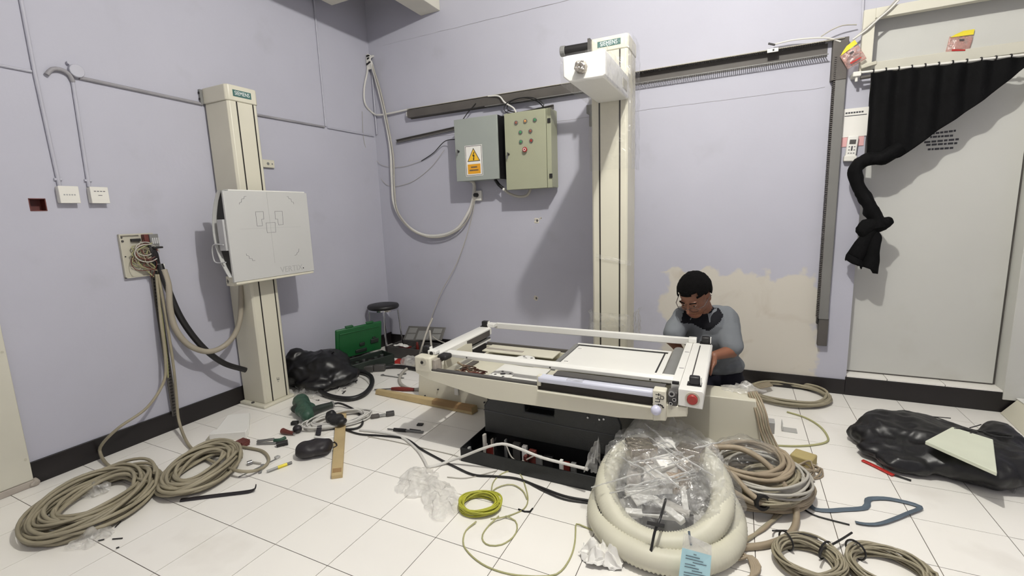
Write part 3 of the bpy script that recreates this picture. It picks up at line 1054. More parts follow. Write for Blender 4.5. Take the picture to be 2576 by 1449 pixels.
# conduits and cables of the back wall
t = thing('wall_cable_bundle', 'white cables entering the back wall through a taped hole', 'cable', BW(936, 150))
q = BW(936, 150)
for k in range(4):
    pp = [(q.x - 0.01 + .01 * k, 0.0, q.z + 0.03), (q.x - 0.02 + .012 * k, -0.04, q.z + 0.035 - .01 * k), (q.x - 0.02 + .012 * k, -0.05, q.z - 0.02), (q.x - 0.028 + .015 * k, -0.04, q.z - 0.10)]
    MB().tube(smooth_path(pp, .01), 0.010, 8).build('cable_end', 'cable_white', t)
for (dx, dz) in ((-.006, .012), (.0, -.012), (.012, -.05), (-.014, -.06)):
    MB().cyl((q.x + dx, -0.05, q.z + dz + .012), (q.x + dx + .004, -0.05, q.z + dz), 0.017, n=10).build('black_tape', 'ink_dark', t)
cable('wall_cable', [(q.x + .02, -.045, q.z - .03), BW(950, 215, -.03), BW(968, 290, -.03), BW(982, 370, -.03), BW(986, 450, -.03), BW(992, 515, -.035), BW(1020, 563, -.035), BW(1062, 590, -.035), BW(1110, 592, -.035), BW(1150, 575, -.035), BW(1178, 535, -.03), BW(1190, 500, -.03), BW(1192, 462, -.04), (1.14, -.09, 1.636)], 0.0145, 'cable_white', 'thick white cable sagging from the wall hole to the left cabinet', n=10)
cable('wall_cable', [(q.x + .03, -.045, q.z - .05), BW(956, 225, -.05), BW(973, 300, -.05), BW(989, 390, -.05), BW(992, 470, -.05), BW(1000, 530, -.055), BW(1032, 575, -.055), BW(1075, 596, -.055), BW(1120, 594, -.055), BW(1160, 572, -.055), BW(1184, 535, -.05), (1.175, -.07, 1.59), (1.16, -.10, 1.636)], 0.0075, 'cable_grey', 'thinner grey cable sagging along the thick white one')
cable('wall_cable', [(q.x - .02, -.04, q.z - .03), LW(924, 180, .018), LW(916, 225, .018), LW(919, 262, .018), BW(938, 284, -.02), BW(958, 289, -.03), BW(1030, 275, -.02)], 0.009, 'cable_white', 'white cable looping from the wall hole into the duct end')
conduit([(.030, -.010, 2.80), (.030, -.010, 2.165)], 'thin vertical white pipe in the room corner under the wall hole', 0.008)
cable('thin_wire', [LW(911, 280, .006), LW(917, 360, .006), BW(942, 420, -.008), BW(975, 466, -.008), BW(1030, 460, -.008), BW(1080, 425, -.008), BW(1118, 377, -.03)], 0.002, 'cable_grey', 'very thin grey wire drooping left of the cabinets')
cable('thin_wire', [BW(931, 382, -.008), BW(960, 415, -.008), BW(1010, 420, -.008), BW(1060, 405, -.008)], 0.0018, 'cable_grey', 'short thin wire crossing the thick white cable')
cable('black_cable', [BW(1060, 405, -.01), BW(1090, 385, -.02), BW(1120, 355, -.05), (1.05, -.12, 2.0), (1.066, -.15, 1.97)], 0.004, 'cable_black', 'black cable leaving the left cabinet toward the corner')
cable('black_cable', [BW(1197, 260, -.062), BW(1178, 282, -.07), BW(1165, 300, -.1), (1.11, -.12, 2.148)], 0.0045, 'cable_black', 'black cable from the duct into the left cabinet top')
cable('black_cable', [(1.66, -.10, 2.149), BW(1272, 282, -.10), BW(1272, 262, -.10), BW(1300, 248, -.10), BW(1340, 246, -.10), BW(1368, 262, -.1), BW(1360, 275, -.1)], 0.0045, 'cable_black', 'black cable loop on top of the olive cabinet')
cable('black_cable', [(1.71, -.09, 2.149), BW(1279, 278, -.08), BW(1282, 258, -.08), BW(1315, 246, -.08), BW(1350, 254, -.08), BW(1366, 268, -.08)], 0.0045, 'cable_black', 'second black cable loop on top of the olive cabinet')
cable('white_cable', [BW(1228, 242, -.062), BW(1255, 242, -.075), BW(1270, 258, -.09), (1.60, -.10, 2.2), (1.62, -.10, 2.149)], 0.007, 'cable_white', 'short white cable from the duct into the olive cabinet')
t = thing('cabinet_link_cable', 'black-sheathed grey cable linking the two cabinets below', 'cable', (1.5, -.1, 1.5))
MB().tube(smooth_path([(1.395, -.10, 1.633), (1.43, -.10, 1.585), (1.475, -.10, 1.548)]), 0.014, 10).build('black_sheath', 'black', t)
MB().tube(smooth_path([(1.475, -.10, 1.548), (1.53, -.10, 1.505), (1.62, -.10, 1.475), (1.70, -.10, 1.485), (1.73, -.10, 1.534)]), 0.011, 10).build('grey_core', 'cable_grey', t)
MB().ell((1.478, -.10, 1.545), (.017, .017, .015)).build('white_tape', 'offwhite', t)

# things by the doorway
t = thing('wall_calendar', 'white printed wall calendar sheet with pink lower strip', 'calendar', (3.97, 0, 1.70))
a, b = BW(2122, 275, -.004), BW(2180, 341, -.004)
MB().box(a.x, -0.006, b.z, b.x, -0.002, a.z).build('sheet', 'paper', t, smooth=0)
MB().box(a.x, -0.004, b.z - 0.06, b.x - .012, -0.001, b.z).build('pink_strip', 'paper_pink', t, smooth=0)
mk = MB()
for k in range(7):
    mk.box(a.x + .012 + .014 * k, -.0066, a.z - .032, a.x + .023 + .014 * k, -.0058, a.z - .022)
mk.box(a.x + .008, -.0066, a.z - .048, b.x - .008, -.0058, a.z - .043)
mk.build('printed_heading', 'ink', t, smooth=0)
t = thing('air_conditioner_remote', 'white remote control in a clear wall holder under the calendar', 'remote', (3.965, 0, 1.60))
p = BW(2142, 372, -0.02)
Mx = Matrix.Translation(V((p.x, -0.004, p.z))) @ Matrix.Rotation(math.radians(4), 4, 'Y')
MB(Mx).box(-.029, -.028, -.075, .029, -.006, .075).build('remote_body', 'offwhite', t, bevel=0.006)
MB(Mx).box(-.017, -.0288, .022, .017, -.0275, .050).build('display', 'dark_grey', t, smooth=0)
bt = MB(Mx)
for (x, z) in ((-.014, .006), (.014, .006), (-.014, -.014), (.014, -.014), (-.014, -.034), (0, -.034), (.014, -.034), (-.012, -.054), (0, -.054), (.012, -.054)):
    bt.box(x - .004, -.0295, z - .003, x + .004, -.0275, z + .003)
bt.build('buttons', 'mid_grey', t, smooth=0)
MB(Mx).box(-.004, -.0297, -.018, .004, -.0275, .010).build('rocker', 'ink', t, smooth=0)
MB(Mx).box(-.034, -.034, -.085, .034, -.0, -.05).build('holder', 'pvc_white', t, bevel=0.004)

# curtain
t = thing('curtain_rod', 'thin white curtain rod with tube end above the door', 'curtain rod', (4.0, -.08, 2.13))
RYy = -0.075
ra, rb = BW(2160, 183, RYy), BW(2640, 131, RYy)
MB().cyl(ra, rb, 0.007, n=12).build('rod', 'pvc_white', t)
MB().cyl(BW(2164, 196, RYy), BW(2190, 192, RYy), 0.011, n=12).build('dark_sleeve', 'duct_dark', t)
hk = MB().box(ra.x - .03, -0.09, ra.z - .022, ra.x + .012, -0.0005, ra.z + .006).build('bracket', 'pvc_white', t, bevel=.004)
MB().cyl((ra.x - .008, -.07, ra.z - .05), (ra.x - .008, -.07, ra.z - .02), 0.008, n=10).build('bracket_hook', 'pvc_white', t)
pt = [BW(2165, 170, -.06), BW(2205, 158, -.06)]
MB().obox(pt[0], pt[1], 0.03, 0.022).build('wall_lug', 'cream_dark', t, bevel=.004)

t = thing('black_curtain', 'black curtain drawn aside and knotted below, beside the white door', 'curtain', (4.1, -.07, 1.2))
CY = -0.085
low = [(2191, 385), (2222, 408), (2262, 396), (2300, 372), (2345, 338), (2400, 302), (2450, 268), (2500, 232), (2545, 196), (2580, 168), (2640, 150)]
lowW = [BW(u, v, CY) for u, v in low]


def lower_z(x):
    for a, b in zip(lowW, lowW[1:]):
        if a.x <= x <= b.x:
            return a.z + (b.z - a.z) * (x - a.x) / (b.x - a.x)
    return lowW[0].z if x < lowW[0].x else lowW[-1].z


xa, xb = BW(2190, 195, CY).x, lowW[-1].x


def cur(u, v):
    x = xa + (xb - xa) * u
    zt = ra.z + (rb.z - ra.z) * (x - ra.x) / (rb.x - ra.x) - 0.012
    zl = min(lower_z(x), zt - 0.01)
    z = zt + (zl - zt) * v
    y = CY + 0.016 * math.sin(u * 46) * (0.6 + 0.4 * (1 - v)) + 0.008 * noise.noise(V((x * 9, z * 5, 1))) - 0.02 * v * (1 - u)
    x2 = x + 0.03 * v * max(0, 0.25 - u) + 0.004 * noise.noise(V((z * 12, 3, x)))
    return V((x2, y, z))


MB().grid(cur, 90, 40).build('cloth', 'cloth_black', t, solid=0.003, fix=False)
for k in range(11):
    x = xa + .01 + .062 * k
    zt = ra.z + (rb.z - ra.z) * (x - ra.x) / (rb.x - ra.x)
    MB().ring((x, RYy, zt), (x + .006, RYy, zt), 0.013, 0.010, 14).build('curtain_ring', 'black', t)
bp = smooth_path([BW(2262, 372, -.09), BW(2222, 396, -.10), BW(2180, 402, -.105), BW(2152, 424, -.11), BW(2158, 462, -.11), BW(2180, 505, -.11), BW(2200, 545, -.11), BW(2206, 572, -.11)], .012)
bo = MB().tube(bp, 0.052, 16, rf=lambda t: 1.15 - .25 * math.sin(t * 3.0), flat=0.75).build('gathered_cloth', 'cloth_black', t)
for v in bo.data.vertices:
    v.co += v.normal * (0.010 * noise.noise(v.co * 22) + .006 * noise.noise(V((v.co.x * 60, v.co.y * 60, v.co.z * 8))))
kn = MB().ell(BW(2198, 566, -.11), (.075, .055, .048)).ell(BW(2224, 560, -.11), (.052, .038, .036)).ell(BW(2178, 578, -.11), (.055, .045, .05))
melt('knot', kn, 'cloth_black', .006, 3, t, .007, 24)
left_e = [BW(2182, 578, -.11), BW(2150, 610, -.10), BW(2128, 645, -.09), BW(2130, 652, -.09)]
right_e = [BW(2214, 575, -.11), BW(2204, 610, -.10), BW(2200, 650, -.09), BW(2196, 676, -.09)]


def tail(u, v):
    f = v * 3
    k = min(2, int(f))
    a = left_e[k].lerp(left_e[k + 1], f - k)
    b = right_e[k].lerp(right_e[k + 1], f - k)
    p = a.lerp(b, u)
    p.y += .022 * math.sin(u * 11 + v * 1.5) * (.3 + .7 * v) + .01 * noise.noise(V((u * 4, v * 4, 3)))
    p.z += v * v * (.018 * math.sin(u * 9 + 1) - .02 * (u > .55))
    return p


MB().grid(tail, 30, 20).build('hanging_tail', 'cloth_black', t, solid=.03, fix=False)

# sachets hung up near the door
for nm, pts, tilt, lab in (('a', (2143, 140), -28, 'yellow and pink sachet hanging at the duct corner'), ('b', (2413, 110), 8, 'yellow and pink sachet stuck on the panel above the door')):
    y = -0.068 if nm == 'a' else 0.066
    p = BW(pts[0], pts[1], y)
    t = thing('sachet', lab, 'sachet', p, 'yellow and pink sachets')
    M = Matrix.Translation(p) @ Matrix.Rotation(math.radians(tilt), 4, 'Y')
    s = 1.0 if nm == 'a' else 1.05

    def pf(u, v, M=M, s=s):
        x, z = (u - .5) * 0.105 * s, (v - .5) * 0.10 * s
        return M @ V((x, -0.004 - 0.010 * math.sin(math.pi * u) * math.sin(math.pi * v) - .003 * noise.noise(V((u * 5, v * 5, s))), z - .012))
    MB().grid(pf, 14, 14).build('pouch', 'packet_film', t, fix=False, solid=.001)
    MB(M).prism([(-.05 * s, -.006, .034), (.05 * s, -.006, .046), (.048 * s, -.006, .075), (.0, -.006, .068), (-.03 * s, -.006, .05)], (0, -.002, 0)).build('header', 'packet_yellow', t, smooth=0)
    MB(M).prism([(-.03 * s, -.018, -.045), (.03 * s, -.018, -.045), (.03 * s, -.018, -.038), (-.03 * s, -.018, -.034)], (0, -.001, 0)).build('printed_stripe', 'red_plastic', t, smooth=0)
    MB(M).box(-.008, -.019, .012, .014, -.016, .020).build('printed_mark', 'ink', t, smooth=0)
# loose wires above the duct corner
cable('thin_wire', [BW(1945, 112, -.03), BW(2000, 100, -.04), BW(2075, 95, -.05), BW(2115, 105, -.05)], 0.005, 'cable_white', 'white wire lying along the right end of the duct')
cable('thin_wire', [BW(2065, 92, -.05), BW(2090, 76, -.06), BW(2120, 64, -.06), BW(2155, 62, -.04)], 0.004, 'cable_grey', 'grey wire rising from the duct corner')
cable('thin_wire', [BW(2145, 100, -.05), BW(2180, 75, -.06), BW(2205, 52, -.06), BW(2240, 22, -.06), BW(2268, -8, -.06)], 0.0055, 'cable_white', 'white wire rising to the right across the transom frame')
cable('thin_wire', [BW(2150, 96, -.05), BW(2188, 62, -.06), BW(2215, 40, -.06), BW(2262, -8, -.06)], 0.004, 'cable_grey', 'second wire rising to the right across the transom frame')
conduit([BW(2167, 150, -.01), BW(2172, -10, -.01)], 'thin vertical white pipe left of the transom frame', 0.007)
t = thing('duct_bracket', 'small white bracket clipped on the duct end with a black screw', 'bracket', BW(1945, 125, -.06))
a = BW(1945, 127, -.062)
MB().box(a.x - .035, -.072, a.z - .012, a.x + .03, -.062, a.z + .012).build('plate', 'offwhite', t, bevel=.002)
MB().box(a.x - .004, -.073, a.z - .006, a.x + .006, -.071, a.z + .006).build('hole', 'ink_dark', t)
MB().obox((a.x - .03, -.05, a.z + .052), (a.x + .01, -.05, a.z + .036), .012, .01).build('black_screw', 'ink_dark', t)

# ------------------------------------------------------------------ chest stand on the left wall
def column_body(mb, x0, x1, y0, y1, z0, z1, ch, front):
    """upright with two chamfered front edges; front = '+x' or '-y'"""
    if front == '+x':
        poly = [(x0, y0), (x1 - ch, y0), (x1, y0 + ch), (x1, y1 - ch), (x1 - ch, y1), (x0, y1)]
    else:
        poly = [(x0, y1), (x0, y0 + ch), (x0 + ch, y0), (x1 - ch, y0), (x1, y0 + ch), (x1, y1)]
    mb.prism([(x, y, z0) for x, y in poly], (0, 0, z1 - z0))
    return mb


t = thing('chest_stand', 'cream wall stand column with grey square detector plate', 'x-ray stand', (0.15, -1.58, 0))
column_body(MB(), 0.022, 0.262, -1.69, -1.475, 0.0215, 2.140, 0.014, '+x').build('column', 'cream', t, bevel=0.003)
column_body(MB(), 0.018, 0.268, -1.697, -1.468, 2.141, 2.242, 0.018, '+x').build('top_cap', 'cream', t, bevel=0.006)
MB().box(0.016, -1.725, 0.0, 0.292, -1.462, 0.021).build('base_plate', 'cream', t, bevel=0.006)
MB().cyl((0.15, -1.712, 0.018), (0.15, -1.712, 0.03), 0.011, n=6).build('base_bolt', 'dark_grey', t)
for y in (-1.630, -1.512):
    MB().box(0.258, y - 0.0045, 0.0225, 0.2632, y + 0.0045, 2.139).build('groove', 'groove', t, smooth=0)
MB().box(0.0005, -1.715, 2.14, 0.020, -1.66, 2.235).build('upper_bracket', 'mid_grey', t, bevel=0.002)
for z in (2.165, 2.205):
    MB().box(0.004, -1.718, z, 0.018, -1.712, z + .014).build('bracket_slot', 'ink_dark', t)
bk = MB().box(0.0005, -1.47, 1.752, 0.022, -1.205, 1.812).build('side_bracket', 'cream', t, bevel=0.004)
for (y, r) in ((-1.262, .011), (-1.226, .006)):
    MB().cyl((0.0215, y, 1.782), (0.0235, y, 1.782), r, n=14).build('bolt', 'mid_grey', bk)
npl = MB().box(0.2675, -1.652, 2.170, 0.2700, -1.522, 2.212).build('name_plate', 'teal', t, smooth=0)
text_mesh('name_lettering', 'SIEMENS', 0.036, frame((0.2702, -1.587, 2.191), (0, 1, 0), (0, 0, 1)) @ Matrix.Scale(0.8, 4, (1, 0, 0)), 'white_ink', npl)
mk = MB()
for (dy, dz, w, h_) in ((0, 0, .003, .02), (.014, -.004, .003, .02), (.003, .0, .01, .003), (.004, -.014, .008, .003)):
    mk.box(0.262, -1.578 + dy, 0.165 + dz, 0.2628, -1.578 + dy + w, 0.165 + dz + h_)
mk.build('printed_mark', 'ink', t, smooth=0)

# detector
dy0, dy1, dz0, dz1 = -1.886, -1.292, 0.946, 1.546
pl = MB()
pl.prism([(0.372, dy0, 0), (0.390, dy0, 0), (0.390, dy1 + 0.045, 0), (0.365, dy1, 0), (0.350, dy1, 0)], (0, 0, dz1 - dz0 - 0.012))
for i in range(len(pl.v)):
    pl.v[i].z += dz0 + 0.006
pl.build('detector_plate', 'plate_grey', t, bevel=0.003)
MB().box(0.335, dy0 + 0.01, dz0 - 0.010, 0.398, dy1 + 0.03, dz0 + 0.005).build('lower_ledge', 'cream', t, bevel=0.003)
MB().box(0.330, dy0 + 0.04, dz1 - 0.006, 0.385, dy1 + 0.03, dz1 + 0.003).build('upper_ledge', 'offwhite', t, bevel=0.002)
# curved shell behind the plate, open at the sides
arc = []
for k in range(21):
    a = k / 20
    z = 0.988 + (1.542 - 0.988) * a
    x = 0.368 - 0.105 * math.sin(math.pi * a) ** 0.8
    arc.append((x, z))
inner = [(x + 0.006, z) for x, z in arc]
sh = MB()
sh.prism([(x, -1.905, z) for x, z in arc] + [(x, -1.905, z) for x, z in reversed(inner)], (0, 0.595, 0))
sh.build('curved_shell', 'plate_grey', t, smooth=60)
MB().box(0.305, dy0 - .012, 1.16, 0.368, dy0 + .1, 1.36).build('inner_grey_box', 'plate_side', t, bevel=.003)
MB().prism([(.366, dy0 + .004, 1.005), (.366, dy0 + .004, 1.53), (.330, dy0 + .004, 1.48), (.295, dy0 + .004, 1.38), (.280, dy0 + .004, 1.27), (.295, dy0 + .004, 1.15), (.330, dy0 + .004, 1.05)], (0, .5, 0)).build('inner_shade', 'ink_dark', t)  # dark solid put in for the shade inside the open shell
MB().box(0.262, -1.66, 1.02, 0.315, -1.50, 1.50).build('carriage', 'cream_dark', t)
hdl = smooth_path([BW(562, 616, -1.903), BW(540, 615, -1.903), BW(534, 625, -1.903), BW(537, 650, -1.903), BW(545, 661, -1.903), BW(568, 660, -1.903)], .008)
MB().tube(hdl, 0.0042, 10).build('side_handle', 'plate_side', t)
lb = MB().box(0.285, dy0 + .012, 0.925, 0.362, dy0 + .14, 0.990).build('lower_block', 'cream', t, bevel=.004)
MB().box(0.30, dy0 + .0105, 0.942, 0.303, dy0 + .0125, 0.972).box(0.295, dy0 + .0105, 0.956, 0.318, dy0 + .0125, 0.959).box(0.308, dy0 + .0105, 0.944, 0.3105, dy0 + .0125, 0.966).build('printed_mark', 'ink', lb, smooth=0)
MB().box(0.30, dy0 + .04, dz1 - .01, 0.366, dy0 + .09, dz1 - .001).build('top_hinge', 'dark_grey', t)

PX = 0.3903


def pz(x, y):            # photo point on the plate
    return LW(480 + x / 2.588, 180 + y / 2.588, PX)


def plate_line(mb, pts, w=0.0016, close=False):
    q = [pz(*p) for p in pts]
    if close:
        q.append(q[0])
    for a, b in zip(q, q[1:]):
        mb.obox(a, b, 0.0008, w, up=(0, 1, 0) if abs((b - a).z) > abs((b - a).y) else (0, 0, 1))


ml = MB()
for poly in ([(421, 913), (471, 911), (476, 961), (461, 962), (467, 1004), (432, 1006)], [(547, 910), (595, 909), (602, 996), (571, 998), (565, 960), (551, 961)], [(490, 985), (549, 982), (553, 1046), (498, 1049)]):
    plate_line(ml, poly, close=True)
for poly in ([(316, 865), (318, 853), (330, 850), (331, 830), (346, 828), (347, 814), (361, 811)], [(625, 814), (636, 816), (638, 828), (652, 830), (656, 848), (668, 850), (670, 863)],
             [(361, 1185), (364, 1198), (378, 1201), (381, 1217), (400, 1219), (402, 1231), (420, 1230)], [(677, 1198), (690, 1191), (692, 1180), (702, 1174), (704, 1153)]):
    plate_line(ml, poly)
ml.build('collimation_marks', 'ink', t, smooth=0)
ml = MB()
plate_line(ml, [(318, 1026), (716, 1009)], .0012)
plate_line(ml, [(492, 785), (548, 1245)], .0012)
ml.build('cross_lines', 'ink_faint', t, smooth=0)
pv = pz(658, 1283)
text_mesh('embossed_name', 'VERTIX', 0.058, frame((PX, pv.y, pv.z), (0, 1, 0), (0, 0, 1)), 'ink_faint', t, depth=.0004)
pv = pz(733, 1278)
MB().cyl((PX - .001, pv.y, pv.z), (PX + .001, pv.y, pv.z), .0045, n=10).build('rivet', 'ink_dark', t)

# ------------------------------------------------------------------ tube stand by the back wall
t = thing('tube_stand', 'tall cream tube stand column with a plastic-wrapped arm head', 'x-ray stand', (2.52, -0.48, 0))
cx0, cx1, cy0, cy1 = 2.405, 2.648, -0.600, -0.350
column_body(MB(), cx0, cx1, cy0, cy1, 0.0215, 2.352, 0.012, '-y').build('column', 'cream', t, bevel=0.003)
column_body(MB(), cx0 - .004, cx1 + .004, cy0 - .005, cy1 + .004, 2.353, 2.440, 0.014, '-y').build('top_cap', 'cream', t, bevel=0.006)
MB().box(cx0 - .08, cy0 - .08, 0, cx1 + .08, cy1 + .08, 0.021).build('base_plate', 'cream_dark', t, bevel=.005)
for x in (2.461, 2.597):
    MB().box(x - .005, cy0 - .0012, 0.0225, x + .005, cy0 + .004, 2.351).build('groove', 'groove', t, smooth=0)
npl = MB().box(2.452, cy0 - .0075, 2.379, 2.603, cy0 - .0045, 2.415).build('name_plate', 'teal', t, smooth=0)
text_mesh('name_lettering', 'SIEMENS', 0.036, frame((2.527, cy0 - .0078, 2.397), (1, 0, 0), (0, 0, 1)) @ Matrix.Scale(0.85, 4, (1, 0, 0)), 'white_ink', npl)
mt = MB().cyl((2.232, -0.60, 2.402), (2.405, -0.60, 2.398), 0.030, n=24).build('top_motor', 'black', t)
MB().cyl((2.198, -0.60, 2.403), (2.232, -0.60, 2.402), 0.034, n=24).build('motor_end', 'mid_grey', mt, bevel=.004)
MB().box(2.395, -0.64, 2.36, 2.412, -0.56, 2.438).build('motor_bracket', 'dark_grey', t)
br = MB().box(2.30, -0.36, 2.03, 2.42, -0.0022, 2.09).build('wall_bracket', 'mid_grey', t, bevel=.003)
MB().box(2.22, -0.018, 2.00, 2.44, -0.0022, 2.11).build('wall_plate', 'mid_grey', br, bevel=.003)
ax0, ax1, ay0, ay1, az0, az1 = 2.420, 2.655, -1.20, -0.602, 2.036, 2.172
arm = MB()
arm.prism([(ax0 + .035, ay0, az0), (ax1 - .01, ay0, az0), (ax1, ay0, az0 + .01), (ax1, ay0, az1), (ax0, ay0, az1), (ax0, ay0, az0 + .03)], (0, ay1 - ay0, 0))
arm.build('arm', 'offwhite', t, bevel=.006)
MB().box(ax1 - .001, -0.78, 2.07, ax1 + .003, -0.66, 2.13).build('arm_side_recess', 'cream_dark', t, bevel=.004)
# clamp ring wrapped in crumpled foil on the arm end
pk = BW(1462, 170, -1.21)
kb = MB().cyl((pk.x, -1.20, pk.z), (pk.x, -1.235, pk.z), 0.034, 0.028, n=18)
for k in range(7):
    a = k * .9
    kb.ell((pk.x + .018 * math.cos(a), -1.235, pk.z + .02 * math.sin(a)), (.014, .010, .012), nu=10, nv=8)
melt('wrapped_knob', kb, 'foil', .004, 1, t, .006, 60)


def shell(x0, x1, y0, y1, z0, z1, amp, fr, seed):
    mb = MB()
    o = V((seed, seed * 2, seed * 3))

    def wall(a, b):
        def fn(u, v):
            p = V((a[0] + (b[0] - a[0]) * u, a[1] + (b[1] - a[1]) * u, z0 + (z1 - z0) * v))
            n = V((b[1] - a[1], a[0] - b[0], 0)).normalized()
            q = p * fr + o
            return p + n * (amp * (0.2 + abs(noise.noise(q)) + .5 * abs(noise.noise(q * 2.7))))
        mb.grid(fn, 26, 26)
    wall((x0, y0), (x1, y0))
    wall((x1, y0), (x1, y1))
    wall((x0, y1), (x0, y0))
    return mb


f = shell(ax0 - .006, ax1 + .006, ay0 - .008, -0.61, az0 - .012, az1 + .006, .012, 11, 3)
f.build('arm_film', 'film_head', t, fix=False, smooth=35)
f = shell(cx0 - .004, cx1 + .022, cy0 - .010, cy1, 1.60, 2.43, .016, 9, 5)
f.build('column_film', 'film_column', t, fix=False, smooth=35)
f = shell(cx0 - .01, cx1 + .03, cy0 - .016, cy1, 0.44, 0.62, .03, 12, 8)
f.build('lower_film', 'film_clear', t, fix=False, smooth=35)
f = MB()
f.grid(lambda u, v: V((cx0 + .03 + (cx1 - cx0) * u, cy0 - .014 - .006 * noise.noise(V((u * 9, v * 3, 4))), 1.02 - .05 * u + .03 * (v - .5) + .01 * noise.noise(V((u * 6, 2, 1))))), 24, 5)
f.build('film_band', 'film_clear', t, fix=False, smooth=35)

# ------------------------------------------------------------------ examination table without its top
t = thing('examination_table', 'cream x-ray table frame with open top on a black lifting base', 'x-ray table', (2.45, -1.40, 0))
FY = -1.74
outline = [(1.69, .474), (1.69, .452), (1.77, .421), (1.92, .398), (2.08, .371), (2.17, .361), (2.372, .364), (2.844, .372), (3.062, .392), (3.066, .410), (3.15, .428), (3.15, .470), (3.05, .470), (3.05, .452), (2.445, .452), (2.445, .474)]
MB().prism([(x, FY, z) for x, z in outline], (0, 0.035, 0)).build('front_rail', 'cream', t, bevel=.004)
MB().box(1.80, FY + .002, .4745, 2.442, FY + .03, .484).build('rail_groove', 'dark_grey', t, smooth=0)
MB().box(2.447, FY - .014, .446, 3.0, FY + .004, .4535).build('front_ledge', 'cream', t, bevel=.002)
MB().box(2.442, FY, .4745, 2.462, FY + .035, .528).build('slot_post', 'cream', t, bevel=.003)
MB().box(2.447, FY - .006, .494, 3.008, FY + .05, .526).build('upper_bar', 'bar_lilac', t, bevel=.010)
MB().box(2.447, FY + .010, .456, 3.0, FY + .05, .494).build('slot_back', 'groove', t, smooth=0)
MB().box(2.52, FY + .03, .527, 3.05, FY + .09, .533).build('slot_cover', 'dark_grey', t, smooth=0)
MB().box(2.6, FY - .0065, .5255, 2.68, FY + .04, .5285).build('tape_patch', 'film_clear', t)
# control knob unit
ku = MB().prism([(3.005, FY - .012, .536), (3.062, FY - .012, .536), (3.066, FY - .012, .400), (3.008, FY - .012, .388)], (0, .055, 0)).build('control_unit', 'cream', t, bevel=.006)
p = BW(1652, 1028, FY - .012)
MB().ell((p.x, FY - .030, p.z), (.023, .022, .023)).build('control_knob', 'knob_lilac', ku)
mk = MB()
y = FY - .0125
for (x0, z0, x1, z1) in ((3.018, .515, 3.042, .518), (3.030, .512, 3.033, .524), (3.018, .495, 3.040, .498), (3.028, .497, 3.031, .506), (3.016, .482, 3.034, .485), (3.034, .482, 3.037, .492)):
    mk.box(x0, y - .0006, z0, x1, y + .001, z1)
mk.ring((3.046, y, .505), (3.046, y - .0008, .505), .009, .0065, 16)
for k in range(6):
    a = math.radians(20 + 28 * k)
    mk.ell((3.036 + .016 * math.cos(a), y, .455 + .016 * math.sin(a)), (.004, .001, .004), nu=8, nv=6)
mk.build('control_symbols', 'ink_dark', ku, smooth=0)
# left end
ec = MB().box(1.690, FY - .006, .464, 1.800, -1.652, .552).build('end_cap', 'cream', t, bevel=.010)
hc = BW(1065, 912, FY - .006)
MB().ring((hc.x, FY - .0075, hc.z), (hc.x, FY - .003, hc.z), .028, .020, 24).build('hole_rim', 'cream', ec)
MB().cyl((hc.x, FY - .0068, hc.z), (hc.x, FY - .004, hc.z), .021, n=24).build('hole', 'cream_dark', ec)
MB().cyl((hc.x - .008, FY - .012, hc.z), (hc.x - .008, FY - .006, hc.z), .009, n=6).build('bolt', 'ink_dark', ec)
MB().box(1.802, FY + .01, .470, 1.822, -1.665, .535).build('end_side_plate', 'sill_grey', t, bevel=.003)
er = MB()
er.prism([(1.700, -1.65, .505), (1.795, -1.65, .505), (1.795, -1.65, .548), (1.785, -1.65, .553), (1.708, -1.65, .553), (1.700, -1.65, .548)], (0, .64, 0))
er.build('end_rail_left', 'offwhite', t, bevel=.002)
MB().box(1.700, -1.64, .475, 1.760, -1.02, .505).build('end_rail_core', 'duct_dark', t)
MB().prism([(1.797, -1.62, .440), (1.797, -1.29, .440), (1.797, -1.29, .512), (1.797, -1.36, .528), (1.797, -1.60, .515)], (.004, 0, 0)).build('inner_plate', 'cream', t, smooth=0)
MB().box(1.762, -1.30, .472, 1.788, -1.02, .486).build('guide_slot', 'steel', t)
MB().box(1.790, -1.34, .500, 1.7975, -1.04, .540).build('roller_track', 'duct_dark', t)
MB().box(1.790, -1.28, .468, 1.7985, -1.03, .474).build('guide_lip', 'offwhite', t)
# rear and mid rails
MB().box(1.80, -.965, .533, 3.108, -.935, .572).build('rear_rail', 'offwhite', t, bevel=.003)
MB().prism([(1.81, -1.60, .518), (1.81, -1.60, .535), (1.81, -1.585, .548), (1.81, -1.555, .548), (1.81, -1.555, .518)], (1.27, 0, 0)).build('mid_rail', 'offwhite', t, bevel=.002)
for x in (1.95, 2.46, 2.97):
    MB().cyl((x, -1.602, .527), (x, -1.598, .527), .0045, n=10).build('rail_screw', 'dark_grey', t)
# right end
rr_ = MB().prism([(3.112, FY - .004, .476), (3.212, FY - .004, .472), (3.216, FY - .004, .545), (3.208, FY - .004, .553), (3.112, FY - .004, .553)], (0, .765, 0)).build('end_rail_right', 'offwhite', t, bevel=.003)
MB().box(3.075, FY + .06, .50, 3.111, -.985, .552).build('end_rail_inner', 'offwhite', t, bevel=.002)
MB().box(3.150, FY + .10, .5525, 3.156, -1.03, .5540).build('rail_gap', 'dark_grey', t, smooth=0)
for (y, x0) in ((-1.46, 3.085), (-1.18, 3.085)):
    MB().box(x0, y, .5518, x0 + .022, y + .004, .5530).build('rail_mark', 'ink', t, smooth=0)
p = BW(1742, 1003, FY - .004)
es = MB().ring((p.x, FY - .010, p.z), (p.x, FY - .003, p.z), .030, .022, 28).build('emergency_stop', 'cream_dark', t)
MB().lathe([(0, .021), (.016, .022), (.020, .018)], (p.x, FY - .004, p.z), (0, -1, 0), 24).build('stop_button', 'stop_red', es)
st = MB()
